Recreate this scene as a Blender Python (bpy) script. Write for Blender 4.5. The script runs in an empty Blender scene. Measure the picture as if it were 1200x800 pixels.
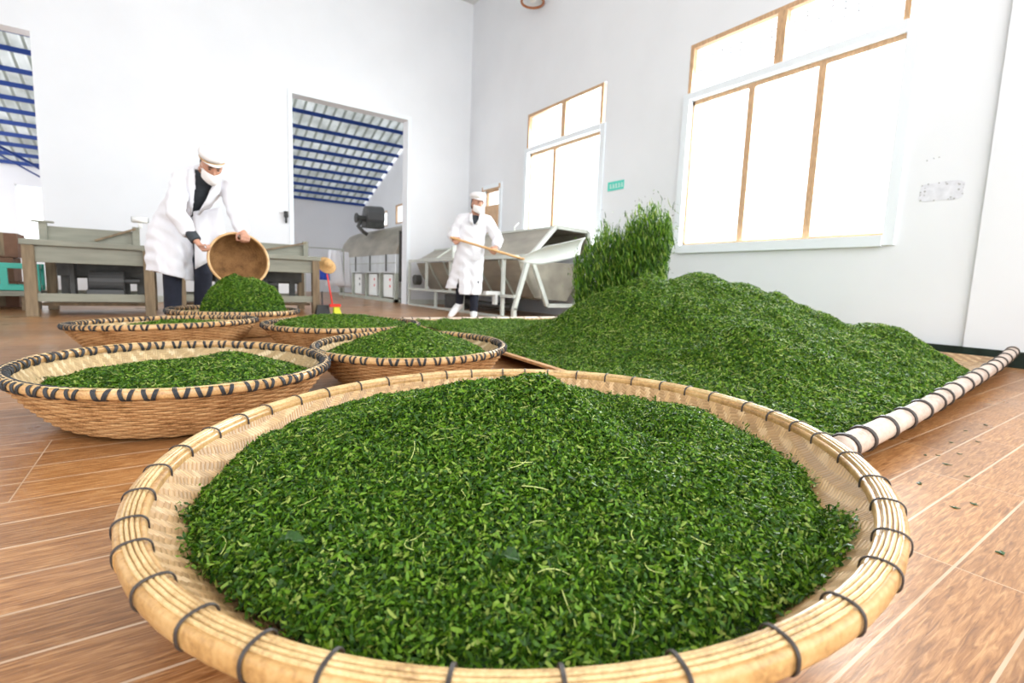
import bpy, bmesh, math, random
import numpy as np
from mathutils import Vector, Matrix

sc = bpy.context.scene
COL = sc.collection
PI = math.pi

# ------------------------------------------------------------------ camera
YAW, PITCH, ROLL, CAM_H, FPX = 0.607, 0.1173, 0.0374, 0.50, 576.85
fw = Vector((math.sin(YAW)*math.cos(PITCH), math.cos(YAW)*math.cos(PITCH), -math.sin(PITCH)))
r0 = Vector((math.cos(YAW), -math.sin(YAW), 0)); u0 = r0.cross(fw)
rt = r0*math.cos(ROLL)+u0*math.sin(ROLL); up = -r0*math.sin(ROLL)+u0*math.cos(ROLL)
cd = bpy.data.cameras.new('camera'); cam = bpy.data.objects.new('camera', cd); COL.objects.link(cam)
m = Matrix((rt, up, -fw)).transposed().to_4x4(); m.translation = (0, 0, CAM_H); cam.matrix_world = m
cd.sensor_width = 36; cd.lens = FPX/1200*36; cd.clip_start = .02; cd.clip_end = 200
cd.dof.use_dof = True; cd.dof.focus_distance = 1.05; cd.dof.aperture_fstop = 4.5
sc.camera = cam
# ------------------------------------------------------------------ world, lights, exposure
w = bpy.data.worlds.new('world'); sc.world = w; w.use_nodes = True
bg = w.node_tree.nodes['Background']; bg.inputs[0].default_value = (.96, .98, 1, 1); bg.inputs[1].default_value = 2.6
sc.view_settings.view_transform = 'Standard'; sc.view_settings.look = 'None'
sc.view_settings.exposure = .50; sc.view_settings.gamma = 1; sc.view_settings.use_curve_mapping = False
def area(name, loc, target, sx, sy, power, col=(1, 1, 1)):
    l = bpy.data.lights.new(name, 'AREA'); l.shape = 'RECTANGLE'; l.size = sx; l.size_y = sy; l.energy = power; l.color = col
    o = bpy.data.objects.new(name, l); COL.objects.link(o); o.location = loc
    o.rotation_euler = (Vector(target)-Vector(loc)).to_track_quat('-Z', 'Y').to_euler(); return o
area('daylight_near_window', (5.95, 2.95, 2.3), (3.0, 2.7, .6), 2.2, 2.3, 340, (.97, .985, 1))
area('daylight_far_window', (5.95, 6.5, 2.4), (2.5, 6.0, .6), 1.8, 2.3, 200, (.97, .985, 1))
area('annex_fill', (-7.4, 13, 2.4), (2, 13, 1.6), 5.5, 3.6, 130, (1, 1, 1))  # added fill lamp beyond the open annex side, brightens the annex

# ------------------------------------------------------------------ material helpers
def nt(name):
    m = bpy.data.materials.new(name); m.use_nodes = True
    n = m.node_tree; return m, n, n.nodes['Principled BSDF']
def N(n, typ, **kw):
    x = n.nodes.new(typ)
    for k, v in kw.items():
        if k.startswith('i_'):
            key = k[2:]; x.inputs[int(key) if key.isdigit() else key.replace('_', ' ')].default_value = v
        else: setattr(x, k, v)
    return x
def ramp(n, stops, fac=None, interp='LINEAR'):
    r = n.nodes.new('ShaderNodeValToRGB'); e = r.color_ramp.elements; r.color_ramp.interpolation = interp
    while len(e) < len(stops): e.new(.5)
    for i, (p, c) in enumerate(stops): e[i].position = p; e[i].color = (*c, 1)
    if fac is not None: n.links.new(fac, r.inputs[0])
    return r
def math_(n, op, a, b=None, c=None):
    x = n.nodes.new('ShaderNodeMath'); x.operation = op
    for i, v in enumerate((a, b, c)):
        if v is None: continue
        if isinstance(v, (int, float)): x.inputs[i].default_value = v
        else: n.links.new(v, x.inputs[i])
    return x.outputs[0]
def simple(name, col, rough=.6, metal=0, noise=0, scale=8, bump=0, spec=.5, stretch=(1, 1, 1)):
    m, n, b = nt(name); b.inputs['Roughness'].default_value = rough; b.inputs['Metallic'].default_value = metal
    b.inputs['Specular IOR Level'].default_value = spec
    b.inputs['Base Color'].default_value = (*col, 1)
    if noise or bump:
        tc = N(n, 'ShaderNodeTexCoord'); mp = N(n, 'ShaderNodeMapping'); mp.inputs['Scale'].default_value = stretch
        n.links.new(tc.outputs['Object'], mp.inputs[0])
        t = N(n, 'ShaderNodeTexNoise', i_Scale=scale, i_Detail=6.0); n.links.new(mp.outputs[0], t.inputs[0])
        if noise:
            a = tuple(max(0, x*(1-noise)) for x in col); c = tuple(min(1, x*(1+noise)) for x in col)
            r = ramp(n, [(.3, a), (.7, c)], t.outputs[0]); n.links.new(r.outputs[0], b.inputs['Base Color'])
        if bump:
            bp = N(n, 'ShaderNodeBump', i_Strength=bump, i_Distance=.01); n.links.new(t.outputs[0], bp.inputs['Height'])
            n.links.new(bp.outputs[0], b.inputs['Normal'])
    return m
MAT = {}
MAT['wall'] = simple('wall_plaster', (.77, .79, .82), .75, noise=.02, scale=1.5)
MAT['ceiling'] = simple('ceiling_plaster', (.7, .71, .7), .8, noise=.08, scale=3)
MAT['white_frame'] = simple('white_frame_paint', (.78, .83, .87), .4)
MAT['orange_wood'] = simple('varnished_window_wood', (.54, .34, .19), .35, noise=.2, scale=12, stretch=(4, 4, 1))
MAT['grille'] = simple('grille_metal', (.30, .30, .33), .5)
MAT['base_green'] = simple('dark_green_base_paint', (.012, .022, .018), .3, noise=.6, scale=9)
MAT['steel'] = simple('grey_green_painted_steel', (.40, .42, .36), .45, noise=.12, scale=6)
MAT['steel_light'] = simple('pale_painted_steel', (.60, .63, .58), .4, noise=.06, scale=6)
MAT['steel_dark'] = simple('dark_machine_steel', (.06, .06, .055), .5, noise=.3, scale=9)
MAT['trough'] = simple('worn_sheet_metal', (.36, .33, .27), .38, metal=.35, noise=.25, scale=4, stretch=(1, .4, 1))
MAT['galv'] = simple('galvanised_sheet', (.62, .65, .66), .35, metal=.4, noise=.1, scale=5)
MAT['green_wood'] = simple('grey_green_painted_wood', (.24, .24, .19), .6, noise=.15, scale=7, stretch=(.4, 3, 3))
MAT['leg_wood'] = simple('raw_brown_wood', (.20, .145, .085), .7, noise=.3, scale=8, stretch=(4, 4, .5))
MAT['coat'] = simple('white_cotton', (.80, .80, .84), .85, bump=.45, scale=14)
MAT['cap'] = simple('cap_cotton', (.80, .78, .77), .85, bump=.2, scale=30)
MAT['mask'] = simple('mask_cloth', (.84, .82, .80), .8)
MAT['skin'] = simple('skin', (.52, .26, .17), .5, noise=.08, scale=20)
MAT['shirt'] = simple('charcoal_shirt', (.035, .042, .05), .8, noise=.2, scale=40)
MAT['navy'] = simple('navy_trousers', (.010, .013, .026), .85, noise=.2, scale=20)
MAT['hair'] = simple('black_hair', (.01, .008, .007), .5)
MAT['shoe'] = simple('white_shoe', (.80, .80, .80), .6)
MAT['dark_shoe'] = simple('dark_shoe', (.02, .02, .022), .5)
MAT['handle_wood'] = simple('pale_handle_wood', (.62, .36, .15), .4, noise=.12, scale=10)
MAT['white_plastic'] = simple('white_plastic', (.82, .84, .82), .4)
MAT['teal'] = simple('teal_plastic', (.03, .42, .33), .4)
MAT['red'] = simple('red_plastic', (.65, .03, .015), .4)
MAT['yellow'] = simple('yellow_green_bristle', (.65, .68, .03), .6)
MAT['black'] = simple('black_plastic', (.012, .012, .012), .5)
MAT['blue'] = simple('blue_cloth', (.03, .08, .5), .8)
MAT['blue_paint'] = simple('blue_painted_steel', (.012, .050, .26), .45)
MAT['sign_green'] = simple('sign_green', (.10, .62, .50), .5)
MAT['sign_white'] = simple('sign_white', (.85, .9, .88), .5)
MAT['straw'] = simple('straw', (.55, .33, .13), .7, noise=.2, scale=40)
MAT['copper'] = simple('copper_brown', (.40, .14, .05), .35)
MAT['binding'] = simple('dark_binding_strip', (.030, .032, .036), .5, noise=.4, scale=60)
MAT['wire'] = simple('dark_wire', (.045, .035, .03), .45)
MAT['brownbox'] = simple('brown_cardboard', (.15, .075, .045), .8, noise=.3, scale=5)
MAT['motor'] = simple('motor_grey', (.10, .10, .10), .5)
MAT['chip'] = simple('chipped_plaster', (.42, .42, .43), .9, noise=.3, scale=40)
MAT['tape'] = simple('patched_plaster', (.70, .71, .76), .9, noise=.1, scale=20)
MAT['stemmat'] = simple('tea_stem', (.42, .48, .14), .5, noise=.3, scale=30)

def bamboo_mat(name, c1, c2, c3, s=10):
    m, n, b = nt(name); tc = N(n, 'ShaderNodeTexCoord')
    g = N(n, 'ShaderNodeTexNoise', i_Scale=float(s), i_Detail=8.0, i_Roughness=.7); n.links.new(tc.outputs['Object'], g.inputs[0])
    g2 = N(n, 'ShaderNodeTexNoise', i_Scale=float(s*14), i_Detail=4.0); n.links.new(tc.outputs['Object'], g2.inputs[0])
    mx = math_(n, 'MULTIPLY_ADD', g2.outputs[0], .35, math_(n, 'MULTIPLY', g.outputs[0], .65))
    r = ramp(n, [(.36, c1), (.5, c2), (.66, c3)], mx); n.links.new(r.outputs[0], b.inputs['Base Color'])
    b.inputs['Roughness'].default_value = .32; b.inputs['Coat Weight'].default_value = .15
    bp = N(n, 'ShaderNodeBump', i_Strength=.15, i_Distance=.003); n.links.new(mx, bp.inputs['Height']); n.links.new(bp.outputs[0], b.inputs['Normal'])
    return m
MAT['bamboo'] = bamboo_mat('bamboo_rim', (.28, .14, .045), (.52, .30, .11), (.64, .42, .19))
MAT['bamboo_strip'] = bamboo_mat('bamboo_inner_strips', (.34, .20, .08), (.62, .42, .19), (.76, .57, .30), 16)
MAT['bamboo_pale'] = bamboo_mat('bamboo_pole_pale', (.36, .25, .18), (.58, .46, .37), (.68, .57, .48), 6)
MAT['rim_orange'] = bamboo_mat('bamboo_side_rim', (.34, .17, .06), (.58, .34, .14), (.70, .47, .24), 14)
def matte(m):
    b = m.node_tree.nodes['Principled BSDF']; b.inputs['Roughness'].default_value = .7; b.inputs['Coat Weight'].default_value = 0; b.inputs['Specular IOR Level'].default_value = .25; return m
MAT['wicker_dark'] = bamboo_mat('wicker_dark', (.10, .045, .012), (.22, .105, .035), (.30, .16, .06), 12)
MAT['wicker'] = bamboo_mat('wicker_strands', (.26, .12, .04), (.50, .27, .11), (.62, .38, .18), 12)

def twill(name, ca, cb, width=.008, edge=.12):
    """flat woven bamboo strips, a two-over two-under twill, in object space"""
    m, n, b = nt(name); tc = N(n, 'ShaderNodeTexCoord'); sp = N(n, 'ShaderNodeSeparateXYZ'); n.links.new(tc.outputs['Object'], sp.inputs[0])
    nz = N(n, 'ShaderNodeTexNoise', i_Scale=9.0); n.links.new(tc.outputs['Object'], nz.inputs[0])
    wob = math_(n, 'MULTIPLY', math_(n, 'SUBTRACT', nz.outputs[0], .5), .02)
    u = math_(n, 'MULTIPLY', math_(n, 'ADD', sp.outputs[0], wob), 1/width)
    v = math_(n, 'MULTIPLY', math_(n, 'ADD', sp.outputs[1], wob), 1/width)
    fu, fv = math_(n, 'FLOOR', u), math_(n, 'FLOOR', v)
    d = math_(n, 'FLOORED_MODULO', math_(n, 'SUBTRACT', fu, fv), 6.0)
    hor = math_(n, 'LESS_THAN', d, 2.9)
    # random per strip
    def rnd(k, seed):
        w_ = N(n, 'ShaderNodeTexWhiteNoise', noise_dimensions='1D'); n.links.new(math_(n, 'ADD', k, seed), w_.inputs['W']); return w_.outputs[0]
    hu, hv = rnd(fv, 3.3), rnd(fu, 71.7)
    t = N(n, 'ShaderNodeMix', data_type='FLOAT'); n.links.new(hor, t.inputs[0]); n.links.new(hv, t.inputs[2]); n.links.new(hu, t.inputs[3])
    fr_u, fr_v = math_(n, 'FRACT', u), math_(n, 'FRACT', v)
    nz2 = N(n, 'ShaderNodeTexNoise', i_Scale=26.0, i_Detail=2.0); n.links.new(tc.outputs['Object'], nz2.inputs[0])
    pale = ramp(n, [(.52, (0, 0, 0)), (.60, (1, 1, 1))], nz2.outputs[0])
    e_h = math_(n, 'ABSOLUTE', math_(n, 'SUBTRACT', fr_v, .5)); e_v = math_(n, 'ABSOLUTE', math_(n, 'SUBTRACT', fr_u, .5))
    e = N(n, 'ShaderNodeMix', data_type='FLOAT'); n.links.new(hor, e.inputs[0]); n.links.new(e_v, e.inputs[2]); n.links.new(e_h, e.inputs[3])
    ca_ = ramp(n, [(0, tuple(x*.84 for x in ca)), (.5, ca), (1, tuple(min(1, x*1.15) for x in ca))], t.outputs[0])
    cb_ = ramp(n, [(0, tuple(x*.84 for x in cb)), (.5, cb), (1, tuple(min(1, x*1.15) for x in cb))], t.outputs[0])
    mx = N(n, 'ShaderNodeMix', data_type='RGBA'); n.links.new(hor, mx.inputs[0]); n.links.new(cb_.outputs[0], mx.inputs[6]); n.links.new(ca_.outputs[0], mx.inputs[7])
    palec = N(n, 'ShaderNodeMix', data_type='RGBA'); n.links.new(math_(n, 'MULTIPLY', math_(n, 'MULTIPLY', pale.outputs[0], hor), .75), palec.inputs[0]); n.links.new(mx.outputs[2], palec.inputs[6]); palec.inputs[7].default_value = (min(1, ca[0]*1.35), min(1, ca[1]*1.5), min(1, ca[2]*1.8), 1)
    gap = ramp(n, [(.5-edge, (1, 1, 1)), (.5, (.52, .42, .32))], e.outputs[0])
    mm = N(n, 'ShaderNodeMix', data_type='RGBA', blend_type='MULTIPLY'); mm.inputs[0].default_value = 1
    n.links.new(palec.outputs[2], mm.inputs[6]); n.links.new(gap.outputs[0], mm.inputs[7])
    n.links.new(mm.outputs[2], b.inputs['Base Color']); b.inputs['Roughness'].default_value = .45
    h = math_(n, 'SUBTRACT', 1.0, math_(n, 'MULTIPLY', math_(n, 'MULTIPLY', e.outputs[0], e.outputs[0]), 4.0))
    h = math_(n, 'ADD', h, math_(n, 'MULTIPLY', hor, .15))
    bp = N(n, 'ShaderNodeBump', i_Strength=.6, i_Distance=.0015); n.links.new(h, bp.inputs['Height']); n.links.new(bp.outputs[0], b.inputs['Normal'])
    return m
MAT['twill'] = twill('twill_woven_bamboo', (.50, .31, .14), (.42, .25, .11), .006, .05)
MAT['twill_small'] = twill('twill_woven_lining', (.50, .36, .19), (.43, .30, .15), .007, .05)
MAT['mat_weave'] = twill('woven_floor_mat', (.50, .33, .16), (.36, .20, .09), .012)

def leaf_mat(name, dark, mid, light, tip, rough=.38):
    m, n, b = nt(name); g = N(n, 'ShaderNodeNewGeometry')
    r = ramp(n, [(0, dark), (.45, mid), (.84, light), (1, tip)], g.outputs['Random Per Island'])
    n.links.new(r.outputs[0], b.inputs['Base Color']); b.inputs['Roughness'].default_value = rough
    b.inputs['Specular IOR Level'].default_value = .28
    tr = N(n, 'ShaderNodeBsdfTranslucent'); n.links.new(r.outputs[0], tr.inputs[0])
    ms = N(n, 'ShaderNodeMixShader'); ms.inputs[0].default_value = .22
    n.links.new(b.outputs[0], ms.inputs[1]); n.links.new(tr.outputs[0], ms.inputs[2])
    n.links.new(ms.outputs[0], n.nodes['Material Output'].inputs[0]); return m
MAT['leaf'] = leaf_mat('chopped_tea_leaf', (.012, .042, .003), (.042, .125, .005), (.15, .29, .016), (.30, .37, .08), .45)
MAT['leaf_far'] = leaf_mat('chopped_tea_leaf_far', (.015, .052, .003), (.052, .145, .006), (.165, .30, .018), (.30, .37, .08), .5)
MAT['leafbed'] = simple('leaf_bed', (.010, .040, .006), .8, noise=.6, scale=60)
MAT['wholeleaf'] = simple('whole_tea_leaf', (.022, .075, .010), .35, noise=.25, scale=25)

for k_ in ('wicker', 'wicker_dark', 'twill_small'): matte(MAT[k_])
# floor: wood printed planks with pale grout lines
def floor_mat():
    m, n, b = nt('wood_look_floor_tiles'); tc = N(n, 'ShaderNodeTexCoord'); sp = N(n, 'ShaderNodeSeparateXYZ'); n.links.new(tc.outputs['Object'], sp.inputs[0])
    P = .118
    v = math_(n, 'MULTIPLY', sp.outputs[1], 1/P); row = math_(n, 'FLOOR', v); fv = math_(n, 'FRACT', v)
    sh = math_(n, 'MULTIPLY', math_(n, 'FLOORED_MODULO', math_(n, 'FLOOR', math_(n, 'MULTIPLY', row, .25)), 2.0), .5)
    u = math_(n, 'ADD', math_(n, 'MULTIPLY', sp.outputs[0], 1/.6), sh); fu = math_(n, 'FRACT', u); cu = math_(n, 'FLOOR', u)
    wn = N(n, 'ShaderNodeTexWhiteNoise', noise_dimensions='2D'); cb = N(n, 'ShaderNodeCombineXYZ'); n.links.new(row, cb.inputs[0]); n.links.new(cu, cb.inputs[1]); n.links.new(cb.outputs[0], wn.inputs['Vector'])
    # wood grain: long along X, offset per plank
    cb2 = N(n, 'ShaderNodeCombineXYZ'); n.links.new(math_(n, 'MULTIPLY_ADD', wn.outputs[0], 7.0, math_(n, 'MULTIPLY', sp.outputs[0], 15.0)), cb2.inputs[0])
    n.links.new(math_(n, 'MULTIPLY', sp.outputs[1], 170.0), cb2.inputs[1]); n.links.new(math_(n, 'MULTIPLY', wn.outputs[0], 9.0), cb2.inputs[2])
    g = N(n, 'ShaderNodeTexNoise', i_Scale=1.0, i_Detail=7.0, i_Roughness=.55, i_Distortion=.9); n.links.new(cb2.outputs[0], g.inputs[0])
    gr = ramp(n, [(.30, (.17, .065, .018)), (.5, (.34, .155, .055)), (.70, (.52, .29, .13))], g.outputs[0])
    tint = ramp(n, [(0, (.80, .76, .72)), (1, (1.15, 1.12, 1.05))], wn.outputs[0])
    mm = N(n, 'ShaderNodeMix', data_type='RGBA', blend_type='MULTIPLY'); mm.inputs[0].default_value = 1; n.links.new(gr.outputs[0], mm.inputs[6]); n.links.new(tint.outputs[0], mm.inputs[7])
    ev = math_(n, 'MINIMUM', fv, math_(n, 'SUBTRACT', 1.0, fv)); eu = math_(n, 'MINIMUM', fu, math_(n, 'SUBTRACT', 1.0, fu))
    lv = math_(n, 'LESS_THAN', ev, .021); lu = math_(n, 'LESS_THAN', eu, .0022); line = math_(n, 'MAXIMUM', lv, lu)
    dn = N(n, 'ShaderNodeTexNoise', i_Scale=2.2, i_Detail=5.0); n.links.new(tc.outputs['Object'], dn.inputs[0])
    lc = ramp(n, [(.35, (.46, .30, .18)), (.65, (.66, .50, .35))], dn.outputs[0])
    fin = N(n, 'ShaderNodeMix', data_type='RGBA'); n.links.new(line, fin.inputs[0]); n.links.new(mm.outputs[2], fin.inputs[6]); n.links.new(lc.outputs[0], fin.inputs[7])
    n.links.new(fin.outputs[2], b.inputs['Base Color'])
    rr = ramp(n, [(.3, (.26,)*3), (.7, (.42,)*3)], dn.outputs[0]); n.links.new(rr.outputs[0], b.inputs['Roughness'])
    b.inputs['Specular IOR Level'].default_value = .9; b.inputs['Specular Tint'].default_value = (1, .86, .66, 1); b.inputs['Coat Weight'].default_value = .12; b.inputs['Coat Roughness'].default_value = .30
    bp = N(n, 'ShaderNodeBump', i_Strength=.12, i_Distance=.002); n.links.new(math_(n, 'SUBTRACT', g.outputs[0], math_(n, 'MULTIPLY', line, .6)), bp.inputs['Height']); n.links.new(bp.outputs[0], b.inputs['Normal'])
    return m
MAT['floor'] = floor_mat()
def glass_mat():
    m = bpy.data.materials.new('window_glass'); m.use_nodes = True; n = m.node_tree; n.nodes.remove(n.nodes['Principled BSDF'])
    t = N(n, 'ShaderNodeBsdfTransparent', i_0=(.96, .98, .98, 1)); g = N(n, 'ShaderNodeBsdfGlossy', i_Roughness=.05)
    ms = N(n, 'ShaderNodeMixShader', i_0=.06); n.links.new(t.outputs[0], ms.inputs[1]); n.links.new(g.outputs[0], ms.inputs[2]); n.links.new(ms.outputs[0], n.nodes['Material Output'].inputs[0]); return m
MAT['glass'] = glass_mat()
def roof_mat():
    m, n, b = nt('translucent_roof_sheet'); n.nodes.remove(b); tc = N(n, 'ShaderNodeTexCoord'); sp = N(n, 'ShaderNodeSeparateXYZ'); n.links.new(tc.outputs['Object'], sp.inputs[0])
    f = math_(n, 'FRACT', math_(n, 'MULTIPLY', sp.outputs[0], 1/.22)); s = math_(n, 'LESS_THAN', f, .22)
    nz = N(n, 'ShaderNodeTexNoise', i_Scale=2.0, i_Detail=5.0); n.links.new(tc.outputs['Object'], nz.inputs[0])
    r = ramp(n, [(.35, (.50, .52, .51)), (.65, (.68, .70, .70))], nz.outputs[0])
    mx = N(n, 'ShaderNodeMix', data_type='RGBA'); n.links.new(s, mx.inputs[0]); n.links.new(r.outputs[0], mx.inputs[6]); mx.inputs[7].default_value = (.36, .38, .36, 1)
    t = N(n, 'ShaderNodeBsdfTranslucent'); d = N(n, 'ShaderNodeBsdfDiffuse'); n.links.new(mx.outputs[2], t.inputs[0]); n.links.new(mx.outputs[2], d.inputs[0])
    ms = N(n, 'ShaderNodeMixShader', i_0=.65); n.links.new(d.outputs[0], ms.inputs[1]); n.links.new(t.outputs[0], ms.inputs[2]); n.links.new(ms.outputs[0], n.nodes['Material Output'].inputs[0]); return m
MAT['roof'] = roof_mat()

# ------------------------------------------------------------------ mesh builder
class MB:
    def __init__(s): s.v = []; s.f = []; s.m = []
    def add(s, vs, fs, mi=0):
        o = len(s.v); s.v += [tuple(v) for v in vs]; s.f += [tuple(i+o for i in f) for f in fs]; s.m += [mi]*len(fs); return s
    def box(s, x0, x1, y0, y1, z0, z1, mi=0):
        return s.add([(x, y, z) for x in (x0, x1) for y in (y0, y1) for z in (z0, z1)],
                     [(0, 1, 3, 2), (4, 6, 7, 5), (0, 4, 5, 1), (2, 3, 7, 6), (0, 2, 6, 4), (1, 5, 7, 3)], mi)
    def beam(s, p, q, w_, h_, mi=0, upv=(0, 0, 1)):
        p, q = Vector(p), Vector(q); d = (q-p).normalized(); a = d.cross(Vector(upv))
        if a.length < 1e-3: a = d.cross(Vector((0, 1, 0)))
        a.normalize(); b = a.cross(d)
        vs = [e+a*sx*w_/2+b*sz*h_/2 for e in (p, q) for sx in (-1, 1) for sz in (-1, 1)]
        return s.add(vs, [(0, 1, 3, 2), (4, 6, 7, 5), (0, 4, 5, 1), (2, 3, 7, 6), (0, 2, 6, 4), (1, 5, 7, 3)], mi)
    def loft(s, rings, closed=False, caps=True, mi=0):
        n = len(rings[0]); vs = [v for r in rings for v in r]; fs = []
        R = len(rings)
        for i in range(R if closed else R-1):
            a, b = i*n, ((i+1) % R)*n
            for j in range(n): fs.append((a+j, a+(j+1) % n, b+(j+1) % n, b+j))
        if caps and not closed: fs.append(tuple(range(n))[::-1]); fs.append(tuple((R-1)*n+j for j in range(n)))
        return s.add(vs, fs, mi)
    def tube(s, pts, rad, n=10, closed=False, mi=0, roundcap=False):
        pts = [Vector(p) for p in pts]; k = len(pts)
        rad = [rad]*k if isinstance(rad, (int, float)) else list(rad)
        if roundcap:
            d0 = (pts[0]-pts[1]).normalized(); d1 = (pts[-1]-pts[-2]).normalized()
            pts = [pts[0]+d0*rad[0]*.95, pts[0]+d0*rad[0]*.6]+pts+[pts[-1]+d1*rad[-1]*.6, pts[-1]+d1*rad[-1]*.95]
            rad = [rad[0]*.3, rad[0]*.8]+rad+[rad[-1]*.8, rad[-1]*.3]; k = len(pts)
        rings = []; nrm = None
        for i in range(k):
            if closed: t = pts[(i+1) % k]-pts[i-1]
            else: t = pts[min(i+1, k-1)]-pts[max(i-1, 0)]
            t.normalize()
            if nrm is None: nrm = t.orthogonal()
            nrm = nrm-t*nrm.dot(t)
            if nrm.length < 1e-6: nrm = t.orthogonal()
            nrm.normalize(); b = t.cross(nrm)
            rings.append([pts[i]+(nrm*math.cos(a)+b*math.sin(a))*rad[i] for a in (2*PI*j/n for j in range(n))])
        return s.loft(rings, closed=closed, mi=mi)
    def lathe(s, prof, n=64, mi=0, centre=(0, 0, 0), wob=None):
        c = Vector(centre); vs = []; fs = []; k = len(prof)
        for i in range(n):
            a = 2*PI*i/n
            for j, (r, z) in enumerate(prof): vs.append(c+Vector((r*math.cos(a), r*math.sin(a), z)))
        for i in range(n):
            for j in range(k-1): fs.append((i*k+j, ((i+1) % n)*k+j, ((i+1) % n)*k+j+1, i*k+j+1))
        return s.add(vs, fs, mi)
    def ell(s, c, ax, n=16, mi=0, rot=None):
        c = Vector(c); vs = []; fs = []; h = n//2
        for i in range(h+1):
            th = PI*i/h
            for j in range(n):
                p = 2*PI*j/n; v = Vector((ax[0]*math.sin(th)*math.cos(p), ax[1]*math.sin(th)*math.sin(p), ax[2]*math.cos(th)))
                if rot is not None: v = rot @ v
                vs.append(c+v)
        for i in range(h):
            for j in range(n): fs.append((i*n+j, (i+1)*n+j, (i+1)*n+(j+1) % n, i*n+(j+1) % n))
        return s.add(vs, fs, mi)
    def mesh(s, name, mats):
        me = bpy.data.meshes.new(name); me.from_pydata([tuple(v) for v in s.v], [], s.f)
        for mm in (mats if isinstance(mats, (list, tuple)) else [mats]): me.materials.append(mm)
        me.polygons.foreach_set('material_index', s.m); me.update(); return me
    def build(s, name, mats, parent=None, smooth=False, bevel=0):
        me = s.mesh(name, mats); bm = bmesh.new(); bm.from_mesh(me); bmesh.ops.remove_doubles(bm, verts=bm.verts, dist=1e-6)
        bmesh.ops.recalc_face_normals(bm, faces=bm.faces); bm.to_mesh(me); bm.free()
        o = bpy.data.objects.new(name, me); COL.objects.link(o)
        if parent: o.parent = parent
        if smooth: me.polygons.foreach_set('use_smooth', [True]*len(me.polygons))
        if bevel:
            b = o.modifiers.new('bevel', 'BEVEL'); b.width = bevel; b.segments = 2; b.limit_method = 'ANGLE'; b.angle_limit = .7
        return o
def tag(o, label=None, cat=None, group=None, kind=None):
    if label: o['label'] = label
    if cat: o['category'] = cat
    if group: o['group'] = group
    if kind: o['kind'] = kind
    return o
def empty(name, loc=(0, 0, 0), rz=0, rot=None):
    o = bpy.data.objects.new(name, None); COL.objects.link(o); o.location = loc; o.rotation_euler = rot if rot else (0, 0, rz); o.empty_display_size = .1; return o
def structure(name, mb, mat, parent=None, **kw):
    o = mb.build(name, mat, parent, **kw)
    if parent is None: o['kind'] = 'structure'
    return o
def mesh_np(name, V, F, mats, mi=None, smooth=False):
    """fast mesh from numpy; F is (n,4) quads"""
    me = bpy.data.meshes.new(name); me.vertices.add(len(V)); me.vertices.foreach_set('co', np.ascontiguousarray(V, np.float32).ravel())
    F = np.ascontiguousarray(F, np.int32); nF = len(F); k = F.shape[1]
    me.loops.add(nF*k); me.loops.foreach_set('vertex_index', F.ravel()); me.polygons.add(nF)
    me.polygons.foreach_set('loop_start', np.arange(0, nF*k, k, dtype=np.int32))
    for mm in mats: me.materials.append(mm)
    if mi is not None: me.polygons.foreach_set('material_index', mi.astype(np.int32))
    if smooth: me.polygons.foreach_set('use_smooth', np.ones(nF, bool))
    me.update(calc_edges=True); return me

# ------------------------------------------------------------------ the room
W, D, CZ, TH = 5.3456, 9.5357, 6.16, .24
YB = -3.0; XL = -4.2; YF = 16.6
structure('floor', MB().box(XL-2, W+TH, YB, YF+.2, -.1, 0), MAT['floor'])
WIN = {1: (1.798, 4.088, 1.008, 3.463), 2: (5.522, 7.449, 1.008, 3.481), 3: (8.25, 8.93, 1.008, 2.41)}
AW = [(10.4, 11.6, 2.0, 2.6), (12.65, 13.75, 2.05, 2.58), (14.4, 15.7, 2.05, 2.5)]   # annex windows high on the same wall
mb = MB(); y = YB
holes = sorted([(a, b, z0, z1) for a, b, z0, z1 in WIN.values()])
for a, b, z0, z1 in holes:
    mb.box(W, W+TH, y, a, 0, CZ); mb.box(W, W+TH, a, b, 0, z0); mb.box(W, W+TH, a, b, z1, CZ); y = b
mb.box(W, W+TH, y, D, 0, CZ)
mb.box(W-.035, W, YB, 1.19, .02, CZ)      # pilaster nearest the camera
mb.box(W-.03, W, 5.1, 5.3, .02, CZ) if False else None
structure('wall_right', mb, MAT['wall'])
DX0, DX1, DZ = 1.830, 3.945, 3.60
mb = MB(); LDX = -1.438
mb.box(LDX, DX0, D, D+TH, 0, CZ); mb.box(DX1, W+TH, D, D+TH, 0, CZ); mb.box(DX0, DX1, D, D+TH, DZ, CZ)
mb.box(XL-2, LDX, D, D+TH, 3.62, CZ); mb.box(XL-2, -3.9, D, D+TH, 0, 3.62)
structure('wall_back', mb, MAT['wall'])
structure('trim_1', MB().box(DX0-.07, DX0, D-.012, D, 0, DZ+.07).box(DX1, DX1+.07, D-.012, D, 0, DZ+.07).box(DX0, DX1, D-.012, D, DZ, DZ+.07), MAT['white_frame'])
structure('wall_left', MB().box(XL-2-TH, XL-2, YB, D+TH, 0, CZ), MAT['wall'])
structure('ceiling', MB().box(XL-2-TH, W+TH, -1.0, D+TH, CZ, CZ+.12), MAT['ceiling'])
structure('baseboard_right', MB().box(W-.05, W, YB, 5.4, 0, .125), MAT['base_green'])
structure('baseboard_back', MB().box(DX1+.07, W, D-.02, D, 0, .10).box(-1.438, DX0-.07, D-.02, D, 0, .10), MAT['steel_light'])

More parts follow.
